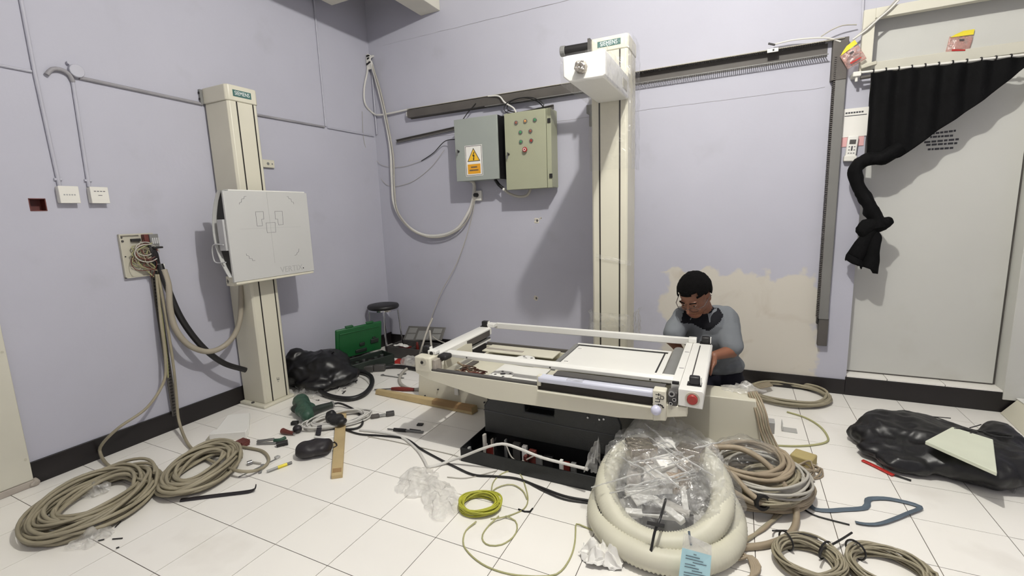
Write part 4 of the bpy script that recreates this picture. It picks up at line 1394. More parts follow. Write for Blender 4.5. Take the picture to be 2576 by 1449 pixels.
for k in range(3):
    a = k * 2.094 + .5
    st.prism([(p.x + .004 * math.cos(a - 1), FY - .0243, p.z + .004 * math.sin(a - 1)), (p.x + .012 * math.cos(a), FY - .0243, p.z + .012 * math.sin(a)), (p.x + .004 * math.cos(a + 1), FY - .0243, p.z + .004 * math.sin(a + 1))], (0, -.001, 0))
st.build('button_arrows', 'lamp_red', es)
# exposed mechanism beside the right end
me_ = MB().box(3.068, FY + .002, .452, 3.108, FY + .05, .530).build('mechanism_block', 'dark_grey', t, bevel=.003)
for (x, z, r) in ((3.085, .525, .014), (3.096, .500, .009), (3.082, .480, .008)):
    MB().ring((x, FY - .006, z), (x, FY + .004, z), r, r * .55, 14).build('mechanism_roller', 'steel', me_)
MB().box(3.07, FY - .002, .452, 3.088, FY + .01, .474).build('mechanism_foot', 'cream_dark', me_)
# corner rubber stops
for (x, y) in ((1.722, -1.66), (1.742, -1.00), (3.178, -.972), (3.172, -1.668)):
    c = MB().box(x - .022, y - .018, .5535, x + .022, y + .018, .592).build('rubber_stop', 'black', t, bevel=.006)
    MB().box(x - .030, y - .024, .5515, x + .030, y + .024, .557).build('stop_plate', 'ink_dark', c)
    MB().box(x + .024, y - .012, .553, x + .029, y + .012, .590).build('stop_clip', 'offwhite', c)
MB().box(1.745, -1.69, .552, 1.80, -1.645, .575).build('clamp_left', 'offwhite', t, bevel=.004)
MB().cyl((1.772, -1.694, .560), (1.772, -1.688, .560), .011, n=14).build('clamp_hole', 'ink_dark', t)
MB().box(1.80, -1.68, .520, 1.86, -1.61, .550).build('cable_drum', 'ink_dark', t, bevel=.01)
MB().box(1.765, -1.02, .552, 1.82, -.965, .578).build('clamp_rear_left', 'offwhite', t, bevel=.004)
MB().box(3.085, -.99, .552, 3.13, -.945, .580).build('clamp_rear_right', 'offwhite', t, bevel=.004)
MB().box(3.08, -1.70, .5535, 3.11, -1.685, .566).build('clamp_front_right', 'ink_dark', t, bevel=.002)
# pan inside the frame and its plates
MB().box(1.805, -1.70, .396, 3.07, -1.10, .404).build('pan', 'cream', t, smooth=0)
MB().box(1.805, -1.112, .404, 3.07, -1.10, .452).build('pan_rear_wall', 'cream', t, bevel=.002)
MB().box(1.805, -1.10, .455, 2.40, -1.085, .470).build('rear_track', 'duct_dark', t)
MB().box(1.85, -1.25, .452, 2.34, -1.105, .460).build('rear_plate', 'cream', t, bevel=.002)
MB().box(1.86, -1.21, .4605, 2.12, -1.185, .463).build('rear_plate_slot', 'sill_grey', t, smooth=0)
MB().box(2.09, -1.695, .432, 2.385, -1.40, .442).build('front_plate', 'offwhite', t, bevel=.002)
MB().box(2.385, -1.64, .41, 2.44, -1.50, .436).build('sensor_box', 'ink_dark', t, bevel=.003)
for (u, v, z) in ((1265, 944, .4425), (1320, 905, .4605)):
    p = F(u, v, z)
    fl = MB().cyl((p.x, p.y, z), (p.x, p.y, z + .008), .062, n=28).build('flange', 'offwhite', t, bevel=.002)
    MB().cyl((p.x, p.y, z + .0075), (p.x, p.y, z + .0090), .016, n=16).build('flange_hole', 'dark_grey', fl)
    for k in range(4):
        a = k * math.pi / 2 + .5
        MB().cyl((p.x + .042 * math.cos(a), p.y + .042 * math.sin(a), z + .0075), (p.x + .042 * math.cos(a), p.y + .042 * math.sin(a), z + .0088), .008, n=10).build('flange_bolt_hole', 'dark_grey', fl)
# wiring lying in the pan
rr = random.Random(4)
for k in range(14):
    c = V((1.96 + rr.uniform(-.04, .05), -1.575 + rr.uniform(-.05, .04), .42))
    pp = [c + V((rr.uniform(-.07, .07), rr.uniform(-.05, .05), rr.uniform(-.008, .035))) for _ in range(5)]
    MB().tube(smooth_path(pp, .01), .0032, 6).build('loose_wire', rr.choice(('brown_wire', 'maroon', 'brown_wire', 'cable_tan')), t)
MB().tube(smooth_path([F(1147, 909, .44), F(1165, 920, .44), F(1190, 935, .435)], .01), .0065, 8).build('loose_cable', 'cable_tan', t)
MB().box(1.83, -1.60, .405, 1.87, -1.33, .414).build('pan_bar', 'duct_dark', t)
# bucky tray
bt = MB().box(2.445, -1.475, .478, 2.985, -1.055, .494).build('bucky_tray', 'offwhite', t, bevel=.002)
MB().box(2.435, -1.052, .470, 2.99, -1.036, .506).build('tray_rear_edge', 'offwhite', bt, bevel=.002)
MB().box(2.43, -1.056, .494, 2.985, -1.054, .5005).build('tray_seam', 'ink_dark', bt, smooth=0)
MB().box(2.418, -1.49, .470, 2.443, -1.04, .500).build('tray_left_edge', 'mid_grey', bt, bevel=.002)
MB().box(2.962, -1.47, .4942, 2.970, -1.06, .4965).build('tray_gasket', 'ink_dark', bt, smooth=0)
MB().box(2.986, -1.48, .480, 3.004, -1.04, .508).build('tray_right_edge', 'offwhite', bt, bevel=.002)
for (u, v) in ((1459, 877), (1425, 909)):
    p = F(u, v, .495)
    s = MB().cyl((p.x, p.y, .494), (p.x, p.y, .4955), .020, n=20).build('sticker', 'paper', bt)
    mk = MB()
    for a in range(3):
        mk.box(p.x - .012 + .008 * a, p.y - .006, .4955, p.x - .008 + .008 * a, p.y + .006, .4961)
    mk.build('sticker_print', 'ink', s, smooth=0)
hd = MB()
sec = []
for k in range(16):
    a = 2 * math.pi * k / 16
    sec.append((3.040 + .030 * math.cos(a), -1.56, .512 + .018 * math.sin(a)))
hd.prism(sec, (0, .54, 0))
ho = hd.build('tray_handle', 'mid_grey', bt, smooth=50)
MB().prism([(x, -1.562, z) for x, _, z in sec], (0, .003, 0)).build('handle_end', 'dark_grey', ho)
# lifting column and base
body = [(2.085, .128), (2.085, .285), (2.12, .335), (2.335, .335), (2.335, .288), (2.50, .288), (2.50, .345), (2.83, .345), (2.85, .30), (2.85, .128)]
lc = MB().prism([(x, -1.665, z) for x, z in body], (0, .50, 0)).build('lifting_column', 'black_case', t, bevel=.008)
MB().box(2.34, -1.60, .286, 2.495, -1.2, .362).build('column_core', 'black_case', t)
MB().prism([(2.085, -1.667, .262), (2.30, -1.667, .254), (2.55, -1.667, .246), (2.85, -1.667, .243), (2.85, -1.667, .240), (2.55, -1.667, .242), (2.30, -1.667, .250), (2.085, -1.667, .257)], (0, .004, 0)).build('column_seam', 'ink', lc)
for (u, v) in ((1479, 1050), (1508, 1055), (1519, 1054)):
    p = BW(u, v, -1.666)
    MB().cyl((p.x, -1.665, p.z), (p.x, -1.671, p.z), .005, n=10).build('column_screw', 'alu', lc)
MB().box(2.10, -1.45, .34, 2.84, -1.28, .396).build('column_head', 'black', t)
tr_ = MB()
tx0, tx1, ty0, ty1, th = 1.998, 2.88, -1.792, -1.20, .078
tr_.box(tx0, ty0, 0, tx1, ty0 + .006, th).box(tx0, ty1 - .006, 0, tx1, ty1, th).box(tx0, ty0 + .006, 0, tx0 + .006, ty1 - .006, th).box(tx1 - .006, ty0 + .006, 0, tx1, ty1 - .006, th)
tr_.box(tx0 + .006, ty0 + .006, 0, tx1 - .006, ty1 - .006, .004)
tr_.build('base_tray', 'black_case', t, bevel=.0015)
MB().box(2.12, -1.60, .004, 2.83, -1.25, .128).build('base_core', 'black', t)
rr = random.Random(21)
for (u, v, w_, h_, m) in ((1219, 1105, .014, .06, 'board_silver'), (1238, 1110, .007, .03, 'sill_grey'), (1272, 1112, .008, .03, 'mid_grey'), (1222, 1120, .012, .014, 'paper'), (1232, 1126, .03, .012, 'red_dark'), (1300, 1120, .04, .03, 'dark_grey'), (1320, 1124, .026, .014, 'paper'), (1340, 1136, .04, .02, 'maroon'), (1356, 1148, .03, .008, 'mid_grey'), (1322, 1150, .016, .02, 'maroon'), (1412, 1160, .016, .012, 'paper'), (1425, 1166, .030, .012, 'red_dark'), (1443, 1166, .026, .008, 'mid_grey'), (1180, 1126, .014, .006, 'alu'), (1380, 1150, .05, .02, 'black')):
    p = BW(u, v, -1.70 + rr.uniform(-.03, .03))
    zb = max(.0045, p.z - h_ / 2)
    MB().box(p.x - w_ / 2, p.y - .012, .0045, p.x + w_ / 2, p.y + .012, zb + h_).build('base_component', m, t, bevel=.002)
for k in range(3):
    a = V((2.06 + .02 * k, -1.45, .01))
    MB().tube(smooth_path([a, a + V((.01, -.02, .10)), a + V((.05, -.06, .13)), a + V((.06, -.12, .06)), a + V((.04, -.15, .02))], .01), .009, 8).build('base_hose', 'black', t)
MB().tube(smooth_path([(2.24, -1.71, .10), (2.28, -1.73, .05), (2.33, -1.73, .035), (2.40, -1.71, .07)], .01), .004, 6).build('base_wire', 'cable_grey', t)

# ------------------------------------------------------------------ long cream housing lying behind the base
t = thing('long_housing', 'long low cream metal housing lying on the floor behind the table', 'housing', (2.36, -1.05, 0))
b0 = [(1.235, -1.165, 0.0), (3.485, -1.115, 0.0), (3.485, -.93, 0.0), (1.235, -.98, 0.0)]
t0 = [(1.255, -1.145, .290), (3.442, -1.118, .297), (3.442, -.945, .297), (1.255, -.97, .290)]
MB().hexa(b0, t0).build('housing_body', 'cream', t, bevel=.005)
p = BW(1900, 1045, -1.0)
MB().box(3.464, -1.06, .10, 3.54, -1.0, .165).build('end_tab', 'alu', t, bevel=.002)
for (x, z) in ((1.30, .035), (1.42, .10), (1.80, .06), (1.83, .09)):
    MB().cyl((x, -1.162, z), (x, -1.17, z), .006, n=8).build('screw', 'dark_grey', t)
MB().box(1.56, -1.166, .08, 1.59, -1.156, .15).build('light_strip', 'offwhite', t, smooth=0)  # pale strip painted as light falling through the table frame

# ------------------------------------------------------------------ stool in the corner
t = thing('round_stool', 'round stool with black padded seat and chrome legs in the corner', 'stool', (0.185, -0.29, 0))
sc = V((0.185, -0.29, 0))
MB().lathe([(.452, .140), (.458, .150), (.475, .154), (.490, .146), (.497, .11), (.499, .0005)], sc, n=40).build('seat', 'black', t, smooth=60)
MB().ring(sc + V((0, 0, .437)), sc + V((0, 0, .452)), .142, .134, 36).build('seat_ring', 'chrome', t)
for k in range(4):
    a = math.radians(40 + 90 * k)
    top = sc + V((.128 * math.cos(a), .128 * math.sin(a), .442))
    bot = sc + V((.165 * math.cos(a), .165 * math.sin(a), .004))
    MB().tube(smooth_path([sc + V((.08 * math.cos(a), .08 * math.sin(a), .447)), top, sc + V((.140 * math.cos(a), .140 * math.sin(a), .41)), bot], .02), .0085, 10).build('leg', 'chrome', t)

# ------------------------------------------------------------------ tool cases in the corner
d = (V((.30, -.50, 0)) - V((.16, -.935, 0))).normalized()
nrm = V((d.y, -d.x, 0))
L0 = V((.175, -.93, 0))
t = thing('tool_case', 'green plastic tool case standing open with its dark tray', 'tool case', L0)
back = -0.16      # the lid leans back a little
M = Matrix((d, nrm, V((0, 0, 1)))).transposed().to_4x4()
M.translation = L0
W_, D_ = .45, .22
lidM = M @ Matrix.Translation((0, 0, .105)) @ Matrix.Rotation(-back * -1, 4, 'X')
ld_ = MB(lidM).box(0, -.022, 0, W_, 0.004, .285).build('lid', 'green_case', t, bevel=.012)
for x in (.13, .33):
    MB(lidM).box(x - .035, -.024, .284, x + .035, .006, .300).build('lid_latch', 'green_case', ld_, bevel=.004)
MB(lidM).box(.03, .003, .235, W_ - .03, .010, .245).build('lid_rib', 'green_case', ld_, bevel=.003)
MB(lidM).box(.03, .003, .03, .036, .010, .25).build('lid_rib', 'green_case', ld_, bevel=.002)
for (x0, z0, x1, z1) in ((.18, .03, .29, .06), (.22, .09, .27, .12), (.33, .09, .41, .13), (.35, .13, .38, .15)):
    MB(lidM).box(x0, .002, z0, x1, .016, z1).build('tool_clip', 'tool_dark', ld_, bevel=.004)
tr = MB(M)
tr.box(0, 0.01, 0.001, W_, D_, .02).box(0, .01, .02, .012, D_, .10).box(W_ - .012, .01, .02, W_, D_, .10).box(0, .01, .02, W_, .022, .10).box(0, D_ - .012, .02, W_, D_, .10)
tr.build('tray', 'tool_dark', t, bevel=.006)
MB(M).box(.02, .03, .02, .20, D_ - .02, .075).build('insert', 'black', t, bevel=.01)
MB(M).box(.22, .03, .02, .43, D_ - .02, .06).build('insert', 'black', t, bevel=.01)
for k in range(6):
    MB(M).cyl((.05 + .06 * k, D_ - .05, .07), (.05 + .06 * k, D_ - .05, .09 + .01 * (k % 3)), .016, n=12).build('socket_bit', 'steel' if k % 3 else 'dark_grey', t)
for (u, v) in ((925, 928), (955, 925)):
    p = F(u, v, .03)
    MB(Matrix.Translation(p) @ Matrix.Rotation(.5, 4, 'Z')).box(-.05, -.025, -.029, .05, .025, .03).build('tool_module', 'dark_grey', t, bevel=.008)

t = thing('parts_organizer', 'grey parts organizer box open against the back wall', 'tool case', (.58, -.2, 0))
g0, g1, g2, g3 = BW(1030, 820, -.10), BW(1122, 824, -.10), BW(1112, 856, -.16), BW(1014, 858, -.16)
q = V((0, -.012, .004))
lidp = MB().hexa([g3, g2, g2 + q, g3 + q], [g0, g1, g1 + q, g0 + q]).build('lid', 'clear_grey', t, bevel=.003)


def lid_pt(u, v):
    return (g3 * (1 - u) + g2 * u) * (1 - v) + (g0 * (1 - u) + g1 * u) * v


for (u0, v0, u1, v1) in ((.06, .08, .28, .46), (.06, .54, .28, .88), (.72, .08, .94, .46), (.72, .54, .94, .88), (.34, .08, .66, .70)):
    a, b, c, e = lid_pt(u0, v0), lid_pt(u1, v0), lid_pt(u1, v1), lid_pt(u0, v1)
    MB().hexa([a + q * 1.02, b + q * 1.02, b + q * 1.25, a + q * 1.25], [e + q * 1.02, c + q * 1.02, c + q * 1.25, e + q * 1.25]).build('window', 'case_window', lidp, bevel=.002)
x0, x1 = g3.x + .01, g2.x - .01
ob = MB()
ob.box(x0, -.42, .001, x1, -.165, .015).box(x0, -.42, .015, x0 + .008, -.165, .11).box(x1 - .008, -.42, .015, x1, -.165, .11).box(x0, -.42, .015, x1, -.412, .11).box(x0, -.173, .015, x1, -.165, .11)
for k in (1, 2, 3):
    ob.box(x0 + (x1 - x0) * k / 4 - .002, -.412, .015, x0 + (x1 - x0) * k / 4 + .002, -.173, .095)
ob.build('compartments', 'dark_grey', t, bevel=.003)
MB().box(x0 + .11, -.40, .016, x0 + .21, -.30, .10).build('red_insert', 'red_dark', t, bevel=.005)
t2 = thing('screwdriver', 'red-handled screwdriver upright in the organizer box', 'screwdriver', (x0 + .30, -.33, .016))
MB().lathe([(0, .012), (.02, .016), (.07, .014), (.10, .010), (.105, .006)], (x0 + .30, -.33, .05), n=12).build('handle', 'red_dark', t2)
MB().cyl((x0 + .30, -.33, .016), (x0 + .30, -.33, .052), .004).build('shaft', 'steel', t2)
pp = crumple('white_rag', (x0 + .14, -.36, .105), .09, .03, .03, 'paper', 31, 'crumpled white paper slip on the organizer box', 'paper', n=12, fs=30)
t = thing('red_packet', 'small red and white cardboard packet beside the organizer', 'packet', F(1005, 912, 0))
Mp = Matrix.Translation(F(1005, 913, 0)) @ Matrix.Rotation(.25, 4, 'Z')
MB(Mp).box(-.10, -.035, .0005, .09, .035, .03).build('carton', 'paper', t, bevel=.002)
MB(Mp).box(-.03, -.036, .004, .06, .036, .0306).build('red_band', 'red_plastic', t, smooth=0)
cable('grey_cable', [BW(1088, 800, -.35), BW(1075, 830, -.42), BW(1062, 870, -.5), F(1052, 905, .03), F(1046, 925, .02)], .009, 'cable_grey', 'grey cable rising past the organizer box')
cable('grey_cable', [F(1070, 905, .02), BW(1084, 880, -.6), BW(1083, 850, -.55), BW(1081, 832, -.5)], .009, 'cable_grey', 'grey cable stub standing behind the table end')
cable('grey_cable', [BW(1088, 846, -.3), BW(1100, 855, -.32), BW(1122, 864, -.35)], .005, 'cable_grey', 'thin grey cable bending right behind the table end')
cable('grey_cable', [F(1058, 905, .03), F(1045, 918, .012), F(1020, 930, .012), F(1006, 948, .012), F(1008, 965, .012), F(1030, 978, .012), F(1055, 980, .012)], .0125, 'cable_grey', 'grey cable looping out left of the table end', n=10)
p = F(1030, 908, .04)
melt('plastic_wrap_lump', MB().ell(p, (.08, .06, .05)).ell(p + V((.05, .03, .0)), (.05, .05, .04)), 'film_milky', .008, 2, None, .02, 18, .001)
tag(bpy.data.objects['plastic_wrap_lump'], 'crumpled clear wrap beside the red packet', 'plastic')

# ------------------------------------------------------------------ black bag, hose and plastics left of the table
bg = MB()
for (x, y, z, a, b, c) in ((.115, -1.27, .15, .095, .13, .16), (.20, -1.24, .14, .15, .17, .13), (.31, -1.16, .13, .20, .20, .15), (.44, -1.14, .07, .15, .15, .09), (.33, -1.30, .06, .17, .13, .07)):
    bg.ell((x, y, z), (a, b, c))
o = melt('garbage_bag', bg, 'black_plastic_bag', .011, 14, None, .016, 6, .001, seed=2, ridge=True, smooth=60)
tag(o, 'bulging black plastic bag slumped beside the chest stand', 'bag')
hpx = [(742, 910, .10), (775, 960, .06), (800, 982, .03), (835, 998, .02), (880, 1003, .02), (915, 992, .02), (935, 968, .02), (932, 946, .02), (908, 936, .022), (870, 928, .06), (850, 922, .08)]
cable('black_hose', floor_pts(hpx, .018), .0185, 'black', 'thick black hose loop lying in front of the black bag', 'hose', n=12)
cable('black_hose', floor_pts([(880, 938, .045), (920, 932, .02), (960, 925, .018), (1000, 922, .018), (1045, 928, .018), (1075, 938, .018)], .018), .017, 'black', 'thick black hose running right toward the table end', 'hose', n=12)
crumple('clear_plastic', F(775, 992, 0), .13, .09, .07, 'film_clear', 4, 'clear crumpled plastic at the foot of the black bag')
crumple('clear_plastic', F(858, 905, .0), .12, .09, .20, 'film_clear', 9, 'clear crumpled plastic between black bag and green case')
crumple('clear_plastic', F(868, 968, 0), .10, .09, .03, 'film_clear', 14, 'clear plastic sheet of screws inside the black hose loop')
cable('white_cable', floor_pts([(845, 988), (860, 968), (875, 952), (900, 946), (920, 955), (930, 966)], .006), .006, 'cable_white', 'short white cable arc inside the black hose loop')
rr = random.Random(9)
for k in range(14):
    u, v = rr.choice(((rr.uniform(845, 900), rr.uniform(955, 992)), (rr.uniform(790, 830), rr.uniform(995, 1008))))
    p = F(u, v, .004)
    a = rr.uniform(0, 3.1)
    t = thing('screw', 'small loose steel screw lying by the black hose', 'screw', p, 'loose screws by the hose')
    dd = V((math.cos(a), math.sin(a), 0)) * rr.uniform(.010, .016)
    MB().cyl(p - dd, p + dd, .0028, n=6).build('shank', rr.choice(('dark_grey', 'steel')), t)
    MB().cyl(p + dd, p + dd * 1.25, .0065, n=6).build('head', 'dark_grey', t)
cable('black_tie', floor_pts([(818, 893, .22), (828, 893, .24), (838, 886, .27), (842, 884, .28)], .2), .006, 'cable_black', 'short black tie end on the black bag', 'cable tie')

# ------------------------------------------------------------------ planks
t = thing('wooden_batten', 'long wooden batten lying along the cream housing', 'plank', (1.3, -1.22, 0))
MB().hexa([(.865, -1.215, .001), (1.755, -1.262, .001), (1.765, -1.195, .001), (.875, -1.175, .001)], [(.872, -1.212, .040), (1.752, -1.258, .050), (1.762, -1.20, .050), (.88, -1.18, .040)]).build('batten_body', 'wood', t, bevel=.004)
MB().prism([(1.42, -1.2505, .022), (1.752, -1.2625, .024), (1.752, -1.2590, .0505), (1.42, -1.2465, .049)], (0, .05, .0008)).build('worn_end', 'wood_brown', t)
t = thing('wooden_stick', 'short wooden stick pointing toward the viewer among the tools', 'plank', F(850, 1120))
a, b, c, e = F(834, 1206), F(862, 1202), F(872, 1046), F(846, 1046)
up = V((0, 0, .022))
MB().hexa([a, b, c, e], [a + up, b + up, c + up, e + up]).build('stick_body', 'wood', t, bevel=.002)
a2, b2 = a.lerp(e, .03) + up, b.lerp(c, .03) + up
MB().hexa([a2 + (b2 - a2) * .1, b2 - (b2 - a2) * .1, b2 + (c - b) * .05 - (b2 - a2) * .1, a2 + (e - a) * .05 + (b2 - a2) * .1], [x + V((0, 0, .0015)) for x in (a2 + (b2 - a2) * .1, b2 - (b2 - a2) * .1, b2 + (c - b) * .05 - (b2 - a2) * .1, a2 + (e - a) * .05 + (b2 - a2) * .1)]).build('saw_notch', 'wood_brown', t)
t = thing('brown_screwdriver', 'screwdriver with brown handle behind the batten end', 'screwdriver', F(1010, 977))
a, b, c = F(942, 980, .012), F(985, 978, .012), F(1042, 980, .015)
MB().cyl(a, b, .005, n=8).build('shaft', 'dark_grey', t)
MB().tube(smooth_path([b, b.lerp(c, .2), b.lerp(c, .6), c]), .016, 10, rf=lambda s: .7 + .4 * math.sin(3.1 * s)).build('handle', 'red_dark', t)
t = thing('spanner', 'thin steel spanner on the floor behind the table end', 'spanner', F(990, 948))
a, b = F(965, 944, .005), F(1016, 951, .005)
MB().obox(a, b, .012, .006).build('shank', 'mid_grey', t, bevel=.002)
MB().ring(a + V((-.012, 0, -.003)), a + V((-.012, 0, .004)), .016, .009, 14).build('ring_end', 'mid_grey', t)
t = thing('spanner', 'short steel spanner right of the thin one', 'spanner', F(1010, 940))
a, b = F(1000, 943, .005), F(1016, 940, .005)
MB().obox(a, b, .014, .008).build('shank', 'mid_grey', t, bevel=.002)
MB().ring(b + V((.01, 0, -.003)), b + V((.01, 0, .004)), .014, .008, 14).build('ring_end', 'mid_grey', t)

# ------------------------------------------------------------------ tools in the middle left
t = thing('power_drill', 'dark green power drill lying with its black handle and cord', 'power tool', F(770, 1040))
g = F(768, 1032, .04)
h1, h2 = F(795, 1030, .035), F(834, 1018, .03)
bd = MB().cap(F(757, 1010, .055), F(774, 1046, .045), .056, .044, 16).ell(F(768, 1030, .045), (.062, .075, .045))
melt('drill_body', bd, 'tool_green', .006, 12, t, .004, 30, .001)
MB().tube(smooth_path([F(775, 1042, .035), h1, h2]), .026, 12, rf=lambda s: 1.15 - .35 * s).build('handle', 'tool_dark', t)
MB().ring(h2, h2 + (h2 - h1).normalized() * .012, .024, .01, 14).build('handle_ring', 'mid_grey', t)
MB().tube(smooth_path([h2, F(850, 1014, .03), F(870, 1020, .02), F(898, 1036, .01), F(912, 1058, .008), F(905, 1074, .008), F(880, 1080, .008), F(845, 1078, .008), F(800, 1076, .01)]), .0075, 8).build('cord', 'cable_black', t)
MB().cyl(F(750, 1022, .055), F(742, 1030, .052), .03, .028, n=18).build('chuck', 'tool_dark', t)

rr = random.Random(2)
for k, lab in enumerate(('outer loop of the white cable heap on the stick', 'inner loop of the white cable heap on the stick')):
    c = F(850, 1062)
    pth = coil_path((c.x + .01 * k, c.y), .19 - .03 * k, .10 - .01 * k, .9, 5, .005, 40 + k, .03, .18)
    pth = [p + V((0, 0, .004)) for p in pth]
    o = MB().tube(smooth_path(pth[::3], .02), .0048, 7).build('white_cable', 'cable_white', smooth=60)
    tag(o, lab, 'cable')
o = melt('black_cloth_lump', MB().ell(F(845, 1056, .05), (.055, .05, .04)).ell(F(832, 1050, .05), (.04, .04, .045)).ell(F(858, 1062, .05), (.04, .035, .03)), 'black', .006, 10, None, .012, 18, .024)
tag(o, 'black lump of cloth on the wooden stick', 'cloth')

t = thing('black_pouch', 'black leather pouch bag with strap in front of the cables', 'pouch', F(795, 1135))
c1 = MB()
for (u, v, z, a, b, c) in ((775, 1130, .045, .075, .06, .045), (800, 1124, .045, .08, .065, .045), (815, 1122, .04, .05, .06, .042), (765, 1138, .035, .05, .045, .035)):
    c1.ell(F(u, v, z), (a, b, c), nu=14)
melt('pouch_body', c1, 'leather_dark', .006, 14, t, .006, 16, .001)
MB().tube(smooth_path([F(828, 1118, .03), F(842, 1112, .025), F(848, 1122, .02), F(838, 1128, .02)]), .007, 8, flat=.5).build('strap', 'leather_dark', t)
MB().obox(F(800, 1095, .03), F(804, 1072, .03), .03, .012).build('strap_end', 'leather_dark', t, bevel=.003)
MB().tube(smooth_path([F(792, 1098, .04), F(815, 1102, .05), F(838, 1098, .04)]), .009, 8, flat=.5).build('white_tie', 'offwhite', t)

t = thing('pliers', 'pliers with green and black handles on the floor tiles', 'pliers', F(690, 1112))
MB().obox(F(646, 1110, .008), F(690, 1104, .010), .016, .010).build('jaw', 'steel', t, bevel=.003)
MB().obox(F(646, 1116, .008), F(695, 1114, .010), .014, .010).build('jaw', 'steel', t, bevel=.003)
MB().tube(smooth_path([F(690, 1108, .012), F(705, 1107, .014), F(718, 1101, .016)]), .011, 10).build('handle', 'tool_green', t)
MB().tube(smooth_path([F(695, 1120, .012), F(708, 1116, .014), F(724, 1112, .016)]), .016, 10).build('handle', 'black', t)
t = thing('screwdriver', 'stubby screwdriver with dark brown handle near the black pouch', 'screwdriver', F(725, 1087))
MB().tube(smooth_path([F(711, 1084, .018), F(722, 1087, .018), F(737, 1090, .016)]), .017, 12, rf=lambda s: 1.1 - .5 * s).build('handle', 'maroon', t)
MB().cyl(F(737, 1090, .016), F(742, 1091, .016), .006).build('shaft', 'steel', t)
t = thing('round_handle_tool', 'round purple-brown handled tool left of the cable heap', 'tool', F(750, 1080))
MB().ell(F(748, 1079, .026), (.030, .026, .026)).build('handle', 'leather_dark', t)
MB().cyl(F(740, 1083, .02), F(733, 1086, .02), .006).build('shaft', 'steel', t)
t = thing('square_stopper', 'small black square stopper above the round handled tool', 'stopper', F(742, 1067))
MB(Matrix.Translation(F(742, 1068, 0)) @ Matrix.Rotation(.5, 4, 'Z')).box(-.022, -.016, .0005, .022, .016, .022).build('cap_body', 'black', t, bevel=.004)
t = thing('voltage_tester', 'yellow and clear voltage tester pen on the tiles', 'tester', F(702, 1174))
a, b = F(672, 1186, .009), F(734, 1163, .009)
MB().cyl(a, a.lerp(b, .45), .0075, n=12).build('clear_barrel', 'case_window', t)
MB().cyl(a.lerp(b, .42), a.lerp(b, .8), .0085, n=12).build('yellow_label', 'packet_yellow', t)
MB().cyl(a.lerp(b, .8), b, .0075, n=12).build('tip_barrel', 'mid_grey', t)
t = thing('maroon_connector', 'small maroon metal connector beside the upper left coil', 'connector', F(612, 1120))
c = F(612, 1120, .0)
cm = MB().box(c.x - .035, c.y - .02, .001, c.x + .035, c.y + .02, .022)
for k in range(5):
    cm.box(c.x - .032 + .014 * k, c.y - .028, .01, c.x - .024 + .014 * k, c.y + .026, .034)
cm.build('connector_body', 'maroon', t, bevel=.003)
t = thing('cable_plug', 'grey metal plug on a rod beside the upper left coil', 'plug', F(630, 1166))
MB().cyl(F(622, 1166, .012), F(634, 1162, .012), .012, n=12).build('plug_body', 'steel', t)
MB().cyl(F(634, 1162, .010), F(656, 1166, .008), .005, n=8).build('plug_lead', 'cable_grey', t)
t = thing('steel_rod', 'thin steel rod with small square nut on the tiles', 'rod', F(690, 1160))
MB().cyl(F(600, 1200, .004), F(700, 1152, .004), .003, n=8).build('rod', 'mid_grey', t)
MB(Matrix.Translation(F(698, 1153, 0))).box(-.012, -.012, .001, .012, .012, .014).build('nut', 'alu', t, bevel=.003)
t = thing('grey_lever', 'short flat grey lever pointing to the viewer', 'lever', F(656, 1180))
MB().obox(F(660, 1168, .005), F(654, 1190, .005), .016, .007).build('lever_body', 'mid_grey', t, bevel=.003)
t = thing('loose_connector', 'grey two-piece plug connector lying left of the pen', 'connector', F(962, 1048))
c = F(962, 1048)
Mz = Matrix.Translation(c) @ Matrix.Rotation(.75, 4, 'Z')
MB(Mz).box(-.075, -.02, .001, -.02, .02, .022).build('plug_half', 'duct_dark', t, bevel=.006)
MB(Mz).box(-.02, -.014, .002, .025, .014, .016).build('plug_neck', 'case_window', t, bevel=.004)
MB(Mz).box(.025, -.022, .001, .08, .022, .026).build('plug_half', 'dark_grey', t, bevel=.005)
t = thing('marker_pen', 'black gripped pen with grey barrel lying in the table shadow', 'pen', F(1020, 1081))
a, b = F(975, 1079, .010), F(1065, 1087, .008)
MB().cyl(a, a.lerp(b, .18), .004, n=10).build('tip', 'dark_grey', t)
MB().cyl(a.lerp(b, .18), a.lerp(b, .52), .011, n=12).build('grip', 'black', t)
MB().cyl(a.lerp(b, .50), b, .0075, n=12).build('barrel', 'mid_grey', t)
MB().cyl(a.lerp(b, .5) + V((.02, .02, .003)), a.lerp(b, .8) + V((.02, .02, .0)), .004, n=8).build('clip', 'black', t)
t = thing('black_chip', 'tiny square black cap lying in the table shadow', 'cap', F(1057, 1069))
MB(Matrix.Translation(F(1057, 1069, 0)) @ Matrix.Rotation(.3, 4, 'Z')).box(-.02, -.016, .0005, .02, .016, .008).build('chip_body', 'black', t, bevel=.003)

